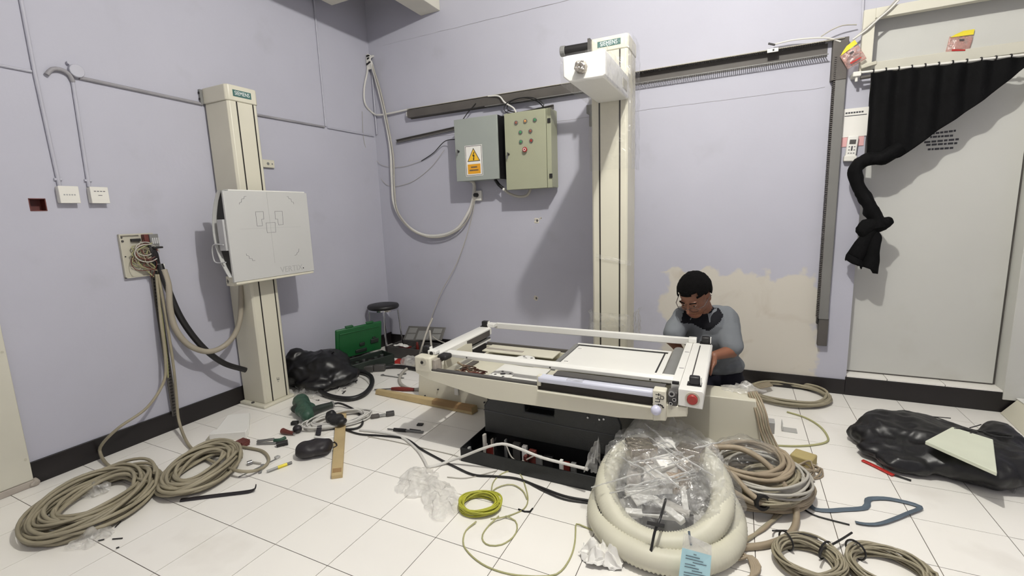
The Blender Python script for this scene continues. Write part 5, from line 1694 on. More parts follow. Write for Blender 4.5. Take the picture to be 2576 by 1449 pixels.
# cream packing form near the chest stand
t = thing('packing_form', 'pale cream folded packing form on floor beside the chest stand', 'packing', F(580, 1085))
a, b, c, e = F(528, 1112), F(620, 1104), F(640, 1072), F(560, 1076)
u2 = V((0, 0, .052))
MB().hexa([a, b, b.lerp(c, .3), a.lerp(e, .3)], [a + u2, b + u2 * .95, b.lerp(c, .3) + u2 * .95, a.lerp(e, .3) + u2]).build('front_fold', 'offwhite', t, bevel=.004)
f0, f1, f2, f3 = a.lerp(e, .3), b.lerp(c, .3), F(630, 1052), F(575, 1060)
u3 = V((0, 0, .03))
MB().hexa([f0, f1, f2, f3], [f0 + u3, f1 + u3 * .6, f2 + u3 * 1.4, f3 + u3 * 1.6]).build('rear_fold', 'offwhite', t, bevel=.004)
MB().prism([F(516, 1108, .002), a + V((0, 0, .002)), a + u2 * .8], (.01, .012, 0)).build('end_flap', 'cream_dark', t)

# ------------------------------------------------------------------ the two coils at the left
for (pl_, pb_, pr_, pt_, n, seed, lab) in (((52, 1332), (205, 1362), (392, 1222), (285, 1196), 17, 5, 'large beige cable coil at the lower left of the floor'),
                                           ((402, 1232), (470, 1252), (612, 1168), (525, 1132), 16, 6, 'beige cable coil under the hanging cables near the chest stand')):
    Lp, Bp, Rp, Tp = F(*pl_), F(*pb_), F(*pr_), F(*pt_)
    c = (Lp + Rp + Bp + Tp) / 4
    ax, ay = (Rp - Lp) / 2, (Tp - Bp) / 2
    # a skewed ellipse through the four marks, written in its own axes
    path = []
    rr = random.Random(seed)
    base = coil_path((0, 0), 1.0, 1.0, 0, n, .0085, seed, .06, .20, 40, .12)
    for p in base:
        path.append(c + ax * p.x * .86 + ay * p.y * .86 + V((0, 0, p.z)))
    for p in coil_path((.06, -.04), .70, .66, .4, 5, .0085, seed + 50, .05, .16, 40, .10):
        path.append(c + ax * p.x * .86 + ay * p.y * .86 + V((0, 0, p.z + .01)))
    o = MB().tube(path, .0085, 7).build('cable_coil', 'cable_beige', smooth=60)
    tag(o, lab, 'cable coil', 'beige cable coils on the left')
crumple('clear_plastic', F(232, 1352), .09, .075, .05, 'film_milky', 21, 'torn clear plastic bag at the lower left coil', sc=5)
crumple('clear_plastic', F(240, 1240), .07, .05, .06, 'film_milky', 23, 'clear plastic scrap inside the lower left coil', n=16)
t = thing('pry_bar', 'flat black pry bar with hooked tip beside the left coils', 'pry bar', F(550, 1245))
pb = smooth_path([F(455, 1258, .006), F(540, 1247, .006), F(615, 1238, .006), F(634, 1234, .008), F(642, 1228, .02), F(644, 1219, .03)], .01)
MB().tube(pb, .010, 8, flat=.5, rf=lambda s: 1.25 if s < .85 else 1.25 - 5 * (s - .85)).build('bar', 'leather_dark', t)
for k, (u0, v0, u1, v1) in enumerate(((290, 1326, 304, 1312), (283, 1356, 308, 1354), (247, 1360, 262, 1357), (292, 1379, 300, 1376))):
    o = MB().cyl(F(u0, v0, .003), F(u1, v1, .003), .0028, n=6).build('wire_offcut', 'cable_black')
    tag(o, ('tilted black wire offcut above the torn plastic bag', 'longest black wire offcut right of the torn plastic bag', 'black wire offcut lying on the torn plastic bag', 'shortest black wire offcut below the torn plastic bag')[k], 'wire offcut', 'wire offcuts at the lower left')

# ------------------------------------------------------------------ cables in front of the table
cable('white_cable', floor_pts([(905, 1082), (960, 1088), (1010, 1100), (1048, 1130), (1068, 1160), (1076, 1174), (1095, 1172), (1130, 1160, .02)], .007) + [BW(1165, 1148, -1.83), BW(1210, 1130, -1.82), BW(1250, 1118, -1.81), BW(1275, 1118, -1.80), BW(1310, 1130, -1.80), BW(1360, 1150, -1.80), BW(1420, 1166, -1.80), BW(1478, 1180, -1.82)], .0075, 'cable_white', 'white cable arching over the front of the black base', n=10)
cable('black_cable', floor_pts([(866, 1080), (905, 1092), (960, 1096), (1020, 1104), (1060, 1130), (1100, 1152), (1140, 1172), (1190, 1194), (1240, 1198), (1300, 1204), (1360, 1226), (1420, 1248), (1480, 1259), (1520, 1262)], .006), .006, 'cable_black', 'black cable running across floor before the black base')
cable('black_cable', floor_pts([(1330, 1215), (1370, 1236), (1420, 1256), (1480, 1265), (1520, 1268)], .005), .0045, 'cable_black', 'second thinner black cable joining from the right')
cable('thin_wire', floor_pts([(1125, 1200), (1170, 1203), (1220, 1192), (1250, 1184)], .003), .003, 'cable_grey', 'thin grey wire left of the black cable')
cable('thin_wire', floor_pts([(925, 1098), (990, 1110), (1060, 1126), (1130, 1142), (1158, 1150)], .003), .003, 'cable_grey', 'thin grey wire along the edge of the table shadow')

# yellow-green earth wire coil and its loops
c = F(1206, 1276)
pth = coil_path((c.x, c.y), .088, .078, .3, 15, .0035, 77, .03, .17, 32, .06)
o = MB().tube(pth, .0040, 7).build('earth_wire_coil', 'cable_yellow', smooth=60)
tag(o, 'yellow-green earth wire coil on the front floor tiles', 'wire coil')
cable('earth_wire', floor_pts([(1236, 1252, .02), (1240, 1215), (1262, 1192), (1285, 1185), (1308, 1192), (1322, 1225), (1328, 1258), (1318, 1280), (1290, 1294), (1262, 1302, .01), (1235, 1306, .02)], .003), .0032, 'cable_olive', 'tall loop of pale green wire behind the yellow coil')
cable('earth_wire', floor_pts([(1238, 1248, .015), (1240, 1234), (1262, 1222), (1290, 1219), (1315, 1234), (1326, 1255)], .0065), .0028, 'cable_olive', 'smaller loop of pale green wire behind the yellow coil')
cable('earth_wire', floor_pts([(1255, 1298, .02), (1230, 1322), (1214, 1345), (1216, 1362), (1232, 1372), (1262, 1370), (1290, 1352), (1301, 1330), (1296, 1310), (1272, 1298, .012)], .003), .0032, 'cable_olive', 'loop of pale green wire in front of the yellow coil')
cable('earth_wire', floor_pts([(1198, 1312, .01), (1172, 1335), (1165, 1362), (1172, 1382), (1200, 1410), (1240, 1432), (1300, 1447), (1380, 1449), (1412, 1436), (1436, 1400), (1446, 1365), (1448, 1335), (1450, 1318), (1470, 1325), (1500, 1338)], .003), .0034, 'cable_olive', 'long pale green wire sweeping round the front tiles')
crumple('clear_plastic', F(1050, 1215), .10, .13, .06, 'film_milky', 33, 'crumpled clear plastic bag left of the yellow coil', ang=.4, sc=5)
crumple('clear_plastic', F(1105, 1255), .085, .16, .045, 'film_milky', 35, 'long twisted clear plastic strip touching the yellow coil', ang=.75, sc=5)
crumple('white_bag', F(1512, 1405), .085, .065, .07, 'paper', 37, 'crumpled white bag in front of the hose coil', 'bag', fs=30)
t = thing('broken_clip', 'small black bent clip on a tile joint right of the yellow coil', 'clip', F(1322, 1286))
MB().tube([F(1304, 1281, .003), F(1320, 1287, .003), F(1333, 1287, .003), F(1340, 1279, .003)], .004, 6).build('clip_body', 'black', t)

# ------------------------------------------------------------------ wrapped coil of corrugated hose
def corrugate(o, path, n, hi=1.035, lo=.965, per=1):
    for i, v in enumerate(o.data.vertices):
        k = min(i // n, len(path) - 1)
        v.co = path[k] + (v.co - path[k]) * (hi if (k // per) % 2 else lo)


cc = V((3.07, -1.88, 0))
t = thing('hose_coil', 'coil of thick cream corrugated hose wrapped in clear film', 'hose coil', cc)
up_, lo_ = [], []
for k in range(240):
    a = 2 * math.pi * k / 240
    y = cc.y + .235 * math.sin(a)
    up_.append(V((cc.x + .235 * math.cos(a), y, .062 + .40 * (y + 2.115))))
    lo_.append(V((cc.x + .01 + .272 * math.cos(a), cc.y - .03 + .272 * math.sin(a), .047 + max(0, .25 * (cc.y - .03 + .272 * math.sin(a) + 1.95)))))
for nm, path, r in (('upper_loop', up_, .046), ('lower_loop', lo_, .045)):
    o = MB().tube(path, r, 16, closed=True).build(nm, 'hose_cream', t, smooth=60)
    corrugate(o, path, 16, 1.05, .95)
# dark seam cord between the loops
MB().tube([(a + b) / 2 + V((-.012, -.02, .012)) for a, b in list(zip(up_, lo_))[125:225]], .006, 6).build('black_cord', 'black', t)
MB().tube(smooth_path([BW(1675, 1255, -2.0), BW(1662, 1300, -2.13), BW(1648, 1335, -2.17), BW(1640, 1372, -2.19), BW(1630, 1415, -2.21)], .01), .005, 6, flat=.6).build('cable_tie', 'black', t)
MB().obox(BW(1628, 1315, -2.165), BW(1672, 1324, -2.165), .012, .008).build('tie_head', 'black', t)
# packed small parts in the middle
prt = random.Random(17)
for (x, y, z, sx, sy, sz, rz, m) in ((3.0, -1.80, .20, .06, .05, .05, .4, 'foil'), (3.15, -1.76, .22, .05, .06, .05, -.3, 'foil'), (3.07, -1.83, .24, .04, .03, .02, .8, 'paper'), (3.02, -1.92, .15, .10, .015, .012, .5, 'offwhite'), (3.10, -1.97, .12, .09, .014, .012, -.7, 'offwhite'), (3.04, -2.0, .10, .10, .014, .012, .25, 'offwhite'), (3.16, -1.90, .14, .012, .09, .012, .2, 'offwhite'), (2.95, -1.86, .16, .03, .05, .03, .1, 'sill_grey'), (3.05, -1.72, .25, .05, .03, .035, .3, 'board_silver'), (3.12, -1.83, .18, .05, .04, .04, 1.0, 'wood_brown'), (2.98, -1.76, .24, .05, .03, .03, .2, 'wood_brown'), (3.08, -1.90, .06, .10, .10, .05, .3, 'dark_grey'), (2.96, -1.80, .25, .055, .05, .05, .5, 'foil'), (3.17, -1.76, .26, .05, .045, .045, -.2, 'foil'), (3.06, -1.74, .29, .04, .03, .004, .5, 'paper'), (3.0, -1.95, .14, .05, .03, .006, .9, 'offwhite'), (3.13, -1.96, .13, .06, .02, .006, -.4, 'board_silver'), (3.06, -1.86, .20, .07, .05, .02, .2, 'board_silver')):
    Mq = Matrix.Translation((x, y, z)) @ Matrix.Rotation(rz, 4, 'Z') @ Matrix.Rotation(prt.uniform(-.3, .5), 4, 'X')
    MB(Mq).box(-sx, -sy, -sz, sx, sy, sz).build('packed_part', m, t, bevel=.004)


def shroud(cx, cy, ra_, rb_, fz, seed, n=56, amp=.03):
    def fn(u, v):
        x, y = (u - .5) * 2, (v - .5) * 2
        k = max(abs(x), abs(y)) / max(1e-6, math.hypot(x, y))
        x, y = x * k, y * k
        X, Y_ = cx + x * ra_, cy + y * rb_
        q = V((X, Y_, seed)) * 9
        nz = abs(noise.noise(q)) + .5 * abs(noise.noise(q * 2.2)) + .25 * abs(noise.noise(q * 4.5))
        X += .02 * noise.noise(q * 1.4 + V((5, 0, 0)))
        Y_ += .02 * noise.noise(q * 1.4 + V((0, 5, 0)))
        return V((X, Y_, max(.004, fz(X, Y_, math.hypot(x, y)) + amp * nz)))
    return MB().grid(fn, n, n)


shroud(3.075, -1.86, .305, .285, lambda X, Y_, r: .115 + .42 * (Y_ + 2.10) - (.10 * max(0, r - .80) / .2) + .06 * math.exp(-((X - 2.95) ** 2 + (Y_ + 1.70) ** 2) / .006), 3).build('wrap_film', 'film_clear', t, fix=False, smooth=30)
shroud(3.06, -1.83, .25, .22, lambda X, Y_, r: .135 + .42 * (Y_ + 2.10) - .06 * max(0, r - .7), 6, 44, .05).build('wrap_film_inner', 'film_clear', t, fix=False, smooth=30)
MB().grid(lambda u, v: V((2.745 + .06 * u + .02 * noise.noise(V((u * 4, v * 4, 1))), -1.95 + .06 * v, .20 + .16 * u * math.sin(3 * v) + .03 * noise.noise(V((u * 5, v * 5, 7))))), 16, 16).build('film_ear', 'film_clear', t, fix=False, smooth=30)
def wrap_z(X, Y_):
    return .135 + .42 * (Y_ + 2.10) + .03


rs = random.Random(12)
for k in range(18):
    a = rs.choice((.5, .62, -.55, -.4, .55)) + rs.uniform(-.12, .12)
    cx_, cy_ = 3.06 + rs.uniform(-.14, .14), -1.87 + rs.uniform(-.15, .13)
    L = rs.uniform(.04, .19)
    w_ = rs.uniform(.0015, .006)
    dx_, dy_ = math.cos(a), math.sin(a)

    def rib(u, v, cx_=cx_, cy_=cy_, L=L, w_=w_, dx_=dx_, dy_=dy_, k=k):
        s_ = (u - .5) * 2 * L
        w2 = (v - .5) * 2 * w_ * (1 - abs(u - .5) * 1.6)
        X = cx_ + dx_ * s_ - dy_ * w2
        Y_ = cy_ + dy_ * s_ + dx_ * w2
        return V((X, Y_, wrap_z(X, Y_) + .008 * noise.noise(V((u * 5, k, 0))) + .006 * math.sin(v * 3.14)))
    MB().grid(rib, 20, 3).build('film_strand', 'film_strand', t, fix=False, solid=.001)
# delivery tag
t2 = thing('paper_tag', 'pale blue paper tag in clear sleeve on the hose coil', 'tag', BW(1750, 1410, -2.2))
g = [BW(1716, 1378, -2.23), BW(1790, 1398, -2.19), BW(1784, 1475, -2.23), BW(1706, 1462, -2.27)]
MB().hexa([g[3], g[2], g[2] + V((0, .0015, 0)), g[3] + V((0, .0015, 0))], [g[0], g[1], g[1] + V((0, .0015, 0)), g[0] + V((0, .0015, 0))]).build('paper', 'paper_blue', t2, smooth=0)
mk = MB()
for k in range(9):
    f = .10 + .085 * k
    a = g[0].lerp(g[3], f).lerp(g[1].lerp(g[2], f), .15 if k % 3 else .4)
    b = g[0].lerp(g[3], f).lerp(g[1].lerp(g[2], f), .5 + .12 * (k % 4))
    mk.obox(a + V((0, -.001, 0)), b + V((0, -.001, 0)), .0008, .0022)
mk.build('printed_lines', 'strap_blue', t2, smooth=0)
e0 = [BW(1720, 1340, -2.21), BW(1790, 1372, -2.17), g[1], g[0]]
MB().hexa([e0[3], e0[2], e0[2] + V((0, .001, 0)), e0[3] + V((0, .001, 0))], [e0[0], e0[1], e0[1] + V((0, .001, 0)), e0[0] + V((0, .001, 0))]).build('sleeve_flap', 'film_milky', t2, smooth=0)
MB().tube([BW(1733, 1336, -2.18), BW(1738, 1372, -2.21)], .004, 6).build('string', 'strap_blue', t2)

# ------------------------------------------------------------------ heap of beige cables right of the hose coil
heap = (3.455, -1.50)
for k, (dx, dy, a, b, ang, n, z0, m, r, lab) in enumerate(((0, 0, .20, .17, .5, 12, .012, 'cable_tan', .0085, 'lowest tan cable coil in the heap right of the hose coil'), (-.02, .02, .185, .16, .3, 11, .06, 'cable_beige', .0085, 'middle beige cable coil in the heap right of the hose coil'), (-.05, .03, .175, .15, .8, 10, .115, 'cable_tan', .0095, 'top tan cable coil in the heap right of the hose coil'), (.035, -.07, .15, .12, 1.1, 16, .05, 'cable_beige', .0055, 'coil of thin beige cables spilling forward from the heap'), (.01, -.02, .17, .17, .1, 10, .09, 'cable_grey', .006, 'grey cable coil wound into the middle of the heap'))):
    pth = coil_path((heap[0] + dx, heap[1] + dy), a, b, ang, n, r, 100 + k, .05, .16, 36, .06, z0)
    o = MB().tube(pth, r, 7).build('cable_coil', m, smooth=60)
    tag(o, lab, 'cable coil')
shroud(3.40, -1.42, .20, .15, lambda X, Y_, r: .215 - .13 * r * r, 12, 36, .03).build('heap_film', 'film_heap', None, fix=False, smooth=30)
tag(bpy.data.objects['heap_film'], 'clear film draped over the beige cable heap', 'plastic')
cable('thick_cable', [F(1790, 1125, .20), F(1860, 1128, .21), F(1920, 1160, .18), F(1965, 1210, .12), F(1998, 1265, .06), F(2003, 1310, .02), F(1985, 1345, .012), F(1930, 1370, .012), F(1860, 1378, .012), F(1795, 1386, .02)], .0135, 'cable_tan', 'thick tan cable sweeping round the right side of heap', n=10)
cable('thick_cable', [F(1840, 1190, .16), F(1880, 1235, .12), F(1905, 1255, .10)], .012, 'cable_tan', 'thick tan cable end on the heap pointing to the black ring', n=10)
cable('thick_cable', [F(1800, 1200, .16), F(1850, 1240, .10), F(1900, 1265, .08), F(1922, 1262, .08)], .012, 'cable_tan', 'second thick tan cable end on the heap', n=10)
t = thing('black_grommet', 'black rubber ring holding cable ends on the heap', 'ring', F(1915, 1262, .08))
cg = F(1912, 1260, .085)
MB().ring(cg, cg + V((.012, -.018, .004)), .034, .022, 20).build('ring_body', 'black', t)
for k in range(6):
    rr = random.Random(50 + k)
    cable('beige_cable', [F(1990 + 3 * k, 1200 + 2 * k, .05), F(1985 + rr.uniform(-8, 8), 1245, .03), F(1960 + rr.uniform(-8, 10), 1290, .015), F(1925 + rr.uniform(-8, 10), 1325, .01), F(1880 + rr.uniform(-8, 10), 1355, .008), F(1835, 1375 + 4 * k, .008)], .0055, 'cable_beige' if k % 2 else 'cable_tan', ('innermost', 'second', 'third', 'fourth', 'fifth', 'outermost')[k] + ' thin beige cable sweeping down the right side of heap', group='beige cables sweeping from the heap')
for k in range(5):
    rr = random.Random(60 + k)
    cable('beige_cable', [F(1795, 1380 + 3 * k, .01), F(1850, 1388 + 5 * k, .02), F(1880 + 3 * k, 1400, .02), F(1892 + 4 * k, 1440, .01), F(1870 - 15 * k, 1475, .006)], .0055, 'cable_tan', ('topmost', 'second', 'third', 'fourth', 'lowest')[k] + ' thin beige cable bending down at the bottom edge by tag', group='beige cables beside the blue tag')
# ropes of cable hanging over the housing end
rr = random.Random(8)
for k in range(5):
    du = 6 * k
    cable('beige_cable', [F(1935 + 2 * k, 962 + 2 * k, .045), F(1900 + 2 * k, 970 + 2 * k, .08), BW(1884 + du * .8, 985, -.98), BW(1890 + du, 1005, -1.08), BW(1903 + du, 1040, -1.13), BW(1912 + du, 1080, -1.15), BW(1928 + du * 1.1, 1120, -1.17), F(1958 + du, 1165, .06), F(1990 + du, 1195 + k, .03), F(2005 + du, 1212, .015)], .0055, ('cable_tan', 'cable_beige')[k % 2], ('leftmost', 'second', 'third', 'fourth', 'rightmost')[k] + ' thin beige cable draped over the right end of the housing', group='cables draped over the housing end')
# far coil on the floor at the right end
c = F(1995, 1000)
pth = coil_path((c.x - .03, c.y), .235, .20, .2, 9, .0085, 205, .035, .10, 40, .04)
o = MB().tube(pth, .0085, 7).build('cable_coil', 'cable_beige', smooth=60)
tag(o, 'beige cable coil lying by the back wall near the door', 'cable coil')
cable('beige_cable', floor_pts([(1980, 1036), (2025, 1050), (2062, 1072), (2082, 1098), (2078, 1112), (2040, 1120), (1985, 1122), (1935, 1118), (1918, 1105, .04), (1912, 1070, .10)], .006), .0055, 'cable_olive', 'thin olive cable loop on the floor right of the housing')
crumple('clear_plastic', F(1870, 985, .29), .11, .07, .05, 'film_milky', 41, 'clear plastic scrap on the right end of the housing', n=18)
t = thing('alu_bracket', 'small bright angle bracket behind the hanging cables', 'bracket', F(1940, 1050))

MB().box(3.60, -.78, .001, 3.68, -.72, .004).box(3.60, -.78, .001, 3.604, -.72, .05).build('angle', 'alu', t)
t = thing('yellow_block', 'yellow-brown sponge block right of the cable heap', 'block', F(2018, 1165))
MB(Matrix.Translation(F(2020, 1168, 0)) @ Matrix.Rotation(-.4, 4, 'Z')).box(-.05, -.045, .001, .05, .045, .055).build('block_body', 'sponge', t, bevel=.006)
for k, (a, b, w_) in enumerate(((.085, .05, 0), (.06, .04, .5))):
    c = F(2018, 1192, 0)
    pth = coil_path((c.x + .0, c.y - .02 * k), a, b, .4 + w_, 3, .004, 300 + k, .05, .2, 30, .1)
    o = MB().tube(pth, .0045, 7).build('wire_loop', 'cable_tan', smooth=60)
    tag(o, ('larger', 'smaller')[k] + ' loop of thin tan wire beside the yellow block', 'wire')

# ------------------------------------------------------------------ strap and ties at the right
sp = [(2022, 1205, .02), (2032, 1250, .012), (2036, 1268, .008), (2052, 1281, .006), (2086, 1284, .006), (2115, 1282, .006), (2176, 1277, .006), (2182, 1262, .007), (2190, 1254, .007), (2240, 1255, .006), (2313, 1274, .006), (2285, 1290, .007), (2220, 1315, .006), (2180, 1318, .006), (2152, 1313, .006)]
cable('blue_strap', [F(*p) for p in sp], .012, 'strap_blue', 'blue-grey fabric strap lying twisted on the right tiles', 'strap', flat=.3)
cable('black_tie', floor_pts([(2007, 1270), (2044, 1294), (2090, 1308), (2137, 1320)], .004), .0035, 'cable_black', 'thin black cable tie beside the blue strap', 'cable tie')
cable('black_tie', floor_pts([(1944, 1335, .03), (1950, 1335, .006), (1990, 1336), (2057, 1353)], .004), .0035, 'cable_black', 'thin black cable tie above the lower right coils', 'cable tie')
cable('black_tie', floor_pts([(2062, 1400, .05), (2068, 1382, .055), (2082, 1376, .045), (2118, 1356, .03), (2143, 1340, .03)], .03), .004, 'cable_black', 'black cable tie tail standing on the lower right coil', 'cable tie')
# two bundled coils at the lower right
for k, (px, a, b, ang, n, lab) in enumerate((((2030, 1425), .105, .10, .3, 22, 'bundled thin beige cable coil at the lower right edge'), ((2235, 1452), .115, .105, .2, 20, 'bundled thin beige cable coil right of its neighbour at the bottom edge'))):
    c = F(*px)
    t = thing('cable_coil', lab, 'cable coil', c, 'bundled coils at the lower right')
    pth = coil_path((c.x, c.y), a, b, ang, n, .0042, 400 + k, .045, .17, 34, .05)
    MB().tube(pth, .0042, 7).build('cable', 'cable_beige', t, smooth=60)
    for an in ((2.2, 0.9) if k == 0 else (2.4,)):
        q = c + V((a * math.cos(an), b * math.sin(an), .03))
        ringp = [q + V((math.cos(an) * .036 * math.cos(s), math.sin(an) * .036 * math.cos(s), .034 * math.sin(s))) for s in [2 * math.pi * i / 20 for i in range(20)]]
        MB().tube(ringp, .0035, 6, closed=True).build('tie', 'black', t)

# ------------------------------------------------------------------ black bag at the right with a sheet on it
bg = MB()
for (x, y, z, a, b, c) in ((4.02, -.80, .07, .10, .10, .06), (4.12, -.72, .09, .15, .17, .09), (4.24, -.72, .09, .17, .22, .09), (4.38, -.78, .08, .16, .26, .08), (4.30, -.98, .08, .17, .13, .08), (4.42, -1.02, .08, .15, .12, .08), (4.52, -.90, .09, .12, .22, .09), (4.58, -.70, .10, .08, .15, .11), (4.14, -.92, .07, .14, .10, .06), (4.03, -.92, .05, .10, .09, .05), (4.12, -1.03, .05, .13, .09, .05), (4.00, -.75, .05, .09, .06, .045)):
    bg.ell((x, y, z * .9), (a, b, c * .9))
o = melt('garbage_bag', bg, 'black_plastic_bag', .011, 20, None, .014, 7, .001, seed=5, ridge=True, smooth=60)
tag(o, 'flat black plastic bag bundle on the right floor', 'bag')
t = thing('foam_sheet', 'pale green-white foam sheet lying on the right black bag', 'sheet', F(2430, 1120, .16))
fz = [F(2327, 1112, .175), F(2508, 1192, .175), F(2498, 1108, .185), F(2395, 1076, .185)]
MB().hexa([p - V((0, 0, .012)) for p in fz], [p + V((0, 0, .006)) for p in fz]).build('sheet_body', 'foam_sheet', t, bevel=.003)
cable('black_wire', [F(2330, 1068, .02), F(2318, 1050, .03), F(2345, 1048, .03), F(2390, 1062, .05), F(2430, 1076, .10), F(2480, 1088, .14), F(2535, 1096, .16)], .003, 'cable_black', 'thin black wire bent over the far side of the bag')
cable('black_wire', [F(2345, 1048, .03), F(2392, 1052, .04)], .003, 'cable_black', 'short straight black wire behind the bag')
cable('black_wire', [F(2400, 1078, .19), F(2450, 1084, .19), F(2456, 1088, .19), F(2440, 1090, .19)], .003, 'cable_black', 'thin black wire curl on the foam sheet')
cable('black_wire', [F(2440, 1076, .19), F(2455, 1072, .19), F(2468, 1068, .19)], .0025, 'cable_black', 'tiny black wire whisker above the foam sheet')
cc_ = F(2512, 1094, .19)
o = MB().tube([cc_ + V((.05 * math.cos(a * .3), .025 * math.sin(a * .3), .003 * math.sin(a))) for a in range(60)], .004, 6).build('black_wire', 'cable_black')
tag(o, 'coiled black wire at the corner of the foam sheet', 'wire')
o = MB().tube(smooth_path([F(2170, 1158, .006), F(2200, 1172, .006), F(2232, 1188, .006), F(2248, 1196, .006)]), .012, 8, flat=.4).build('red_strip', 'red_plastic')
tag(o, 'red strip peeping out under the right black bag', 'strip')
o = MB().tube([F(2246, 1194, .005), F(2292, 1209, .005)], .005, 6).build('black_rod', 'cable_black')
tag(o, 'short black rod end beside the right black bag', 'rod')
t = thing('pale_box', 'low pale box with cream side at the right edge of floor', 'box', (4.95, -.3, 0))
MB().hexa([(4.83, -.03, .001), (4.80, -.44, .001), (5.35, -.44, .001), (5.35, -.03, .001)], [(4.90, -.03, .10), (4.90, -.44, .10), (5.35, -.44, .10), (5.35, -.03, .10)]).build('box_body', 'cream', t, bevel=.003)
MB().box(4.895, -.445, .1005, 5.355, -.025, .108).build('box_lid', 'offwhite', t, bevel=.002)
t = thing('dark_case', 'dark case standing at the right edge behind the black bag', 'case', (4.85, -.62, 0))
MB().box(4.76, -.72, .001, 5.2, -.50, .09).build('case_body', 'base_black', t, bevel=.006)
MB().box(4.77, -.71, .0905, 5.19, -.51, .094).build('case_top', 'dark_grey', t, bevel=.001)
crumple('clear_plastic', F(2590, 1225), .14, .12, .09, 'film_clear', 51, 'clear crumpled plastic at the right edge beside bag', n=22)

# ------------------------------------------------------------------ the man kneeling behind the table
man = thing('person', 'man in grey and black shirt with glasses kneeling behind the table', 'person', (3.20, -.66, 0))
HC = V((3.103, -.850, .812))                      # head centre
hf = V((-.30, -.76, -.60)).normalized()           # face direction
hu = V((0, 0, 1))
hr = hf.cross(hu).normalized()                    # his left-to-right across, image left is -hr
hu = hr.cross(hf).normalized()
HS = 1.08


def H(r, f, u):
    return HC + (hr * r + hf * f + hu * u) * HS


HM = Matrix((hr, hf, hu)).transposed()
b = MB()
b.ell(H(0, -.012, .025), (.076 * HS, .095 * HS, .088 * HS), HM)           # skull
b.ell(H(0, .030, -.035), (.062 * HS, .062 * HS, .075 * HS), HM)           # face
b.ell(H(0, .052, -.088), (.040 * HS, .036 * HS, .028 * HS), HM)           # chin
b.ell(H(0, .010, -.070), (.058 * HS, .050 * HS, .040 * HS), HM)           # jaw
for s in (-1, 1):
    b.ell(H(s * .036, .070, -.030), (.020 * HS, .016 * HS, .018 * HS), HM)     # cheeks
    b.ell(H(s * .076, -.008, -.010), (.008 * HS, .018 * HS, .030 * HS), HM)    # ears
    b.ell(H(s * .028, .078, .018), (.026 * HS, .012 * HS, .008 * HS), HM)      # brow ridge
b.cap(H(0, .088, .005), H(0, .108, -.030), .008, .013)                    # nose
b.ell(H(0, .098, -.036), (.019, .012, .009), HM)
b.ell(H(0, .086, -.062), (.024, .008, .006), HM)
b.ell(H(0, .083, -.072), (.020, .008, .006), HM)
NB = V((3.150, -.745, .690))
b.cap(H(0, -.03, -.06), NB, .052, .058)
b.ell((3.165, -.70, .60), (.15, .09, .12))
b.ell((3.21, -.63, .42), (.13, .10, .17))
b.ell((3.235, -.60, .24), (.14, .11, .12))
S1, E1, H1 = V((3.025, -.765, .665)), V((2.978, -.880, .535)), V((3.030, -.930, .492))
S2, E2, H2 = V((3.275, -.685, .655)), V((3.315, -.815, .475)), V((3.225, -.925, .470))
b.cap(S1, E1, .046, .038).cap(E1, H1, .037, .026)
b.cap(S2, E2, .048, .040).cap(E2, H2, .039, .027)
b.cap((3.10, -.70, .63), S1, .06, .05).cap((3.22, -.68, .63), S2, .06, .05)


def hand(mb, wrist, fwd, side, down, curl):
    """palm, four unequal fingers with two bends and a thumb from the side of the palm"""
    fwd, side, down = fwd.normalized(), side.normalized(), down.normalized()
    for k in range(5):
        mb.cap(wrist, wrist + fwd * .075 + side * (-.030 + .015 * k), .019, .0145, 10)
    for k, L in enumerate((.062, .074, .080, .070)):
        p0 = wrist + fwd * .078 + side * (-.031 + .0205 * k)
        a = fwd * math.cos(curl * .5) + down * math.sin(curl * .5)
        p1 = p0 + a * L * .48
        a = fwd * math.cos(curl * 1.2) + down * math.sin(curl * 1.2)
        p2 = p1 + a * L * .32
        a = fwd * math.cos(curl * 1.8) + down * math.sin(curl * 1.8)
        p3 = p2 + a * L * .24
        mb.cap(p0, p1, .0098, .0090, 10).cap(p1, p2, .0090, .0080, 10).cap(p2, p3, .0080, .0068, 10)
    q0 = wrist + fwd * .030 + side * .030
    q1 = q0 + (fwd * .6 + side * .75 + down * .2).normalized() * .038
    q2 = q1 + (fwd * .95 + side * .1 + down * .5).normalized() * .030
    mb.cap(q0, q1, .0135, .0110, 10).cap(q1, q2, .0108, .0085, 10)


hand(b, H1, V((.30, -.60, -.45)), V((.9, .25, -.05)), V((.05, -.2, -1)), .75)
hand(b, H2, V((-.30, -.75, -.30)), V((-.9, .25, -.1)), V((0, -.2, -1)), .75)
# legs, folded under
K1, A1 = V((3.07, -.835, .085)), V((3.16, -.46, .055))
K2, A2 = V((3.36, -.80, .085)), V((3.33, -.42, .055))
b.cap((3.17, -.60, .22), K1, .085, .062).cap(K1, A1, .055, .040)
b.cap((3.30, -.59, .22), K2, .085, .062).cap(K2, A2, .055, .040)
b.cap(A1, A1 + V((0, .12, -.02)), .04, .028).cap(A2, A2 + V((0, .12, -.02)), .04, .028)
body = melt('body', b, 'skin', .0048, 5, man, 0, floor=.004)

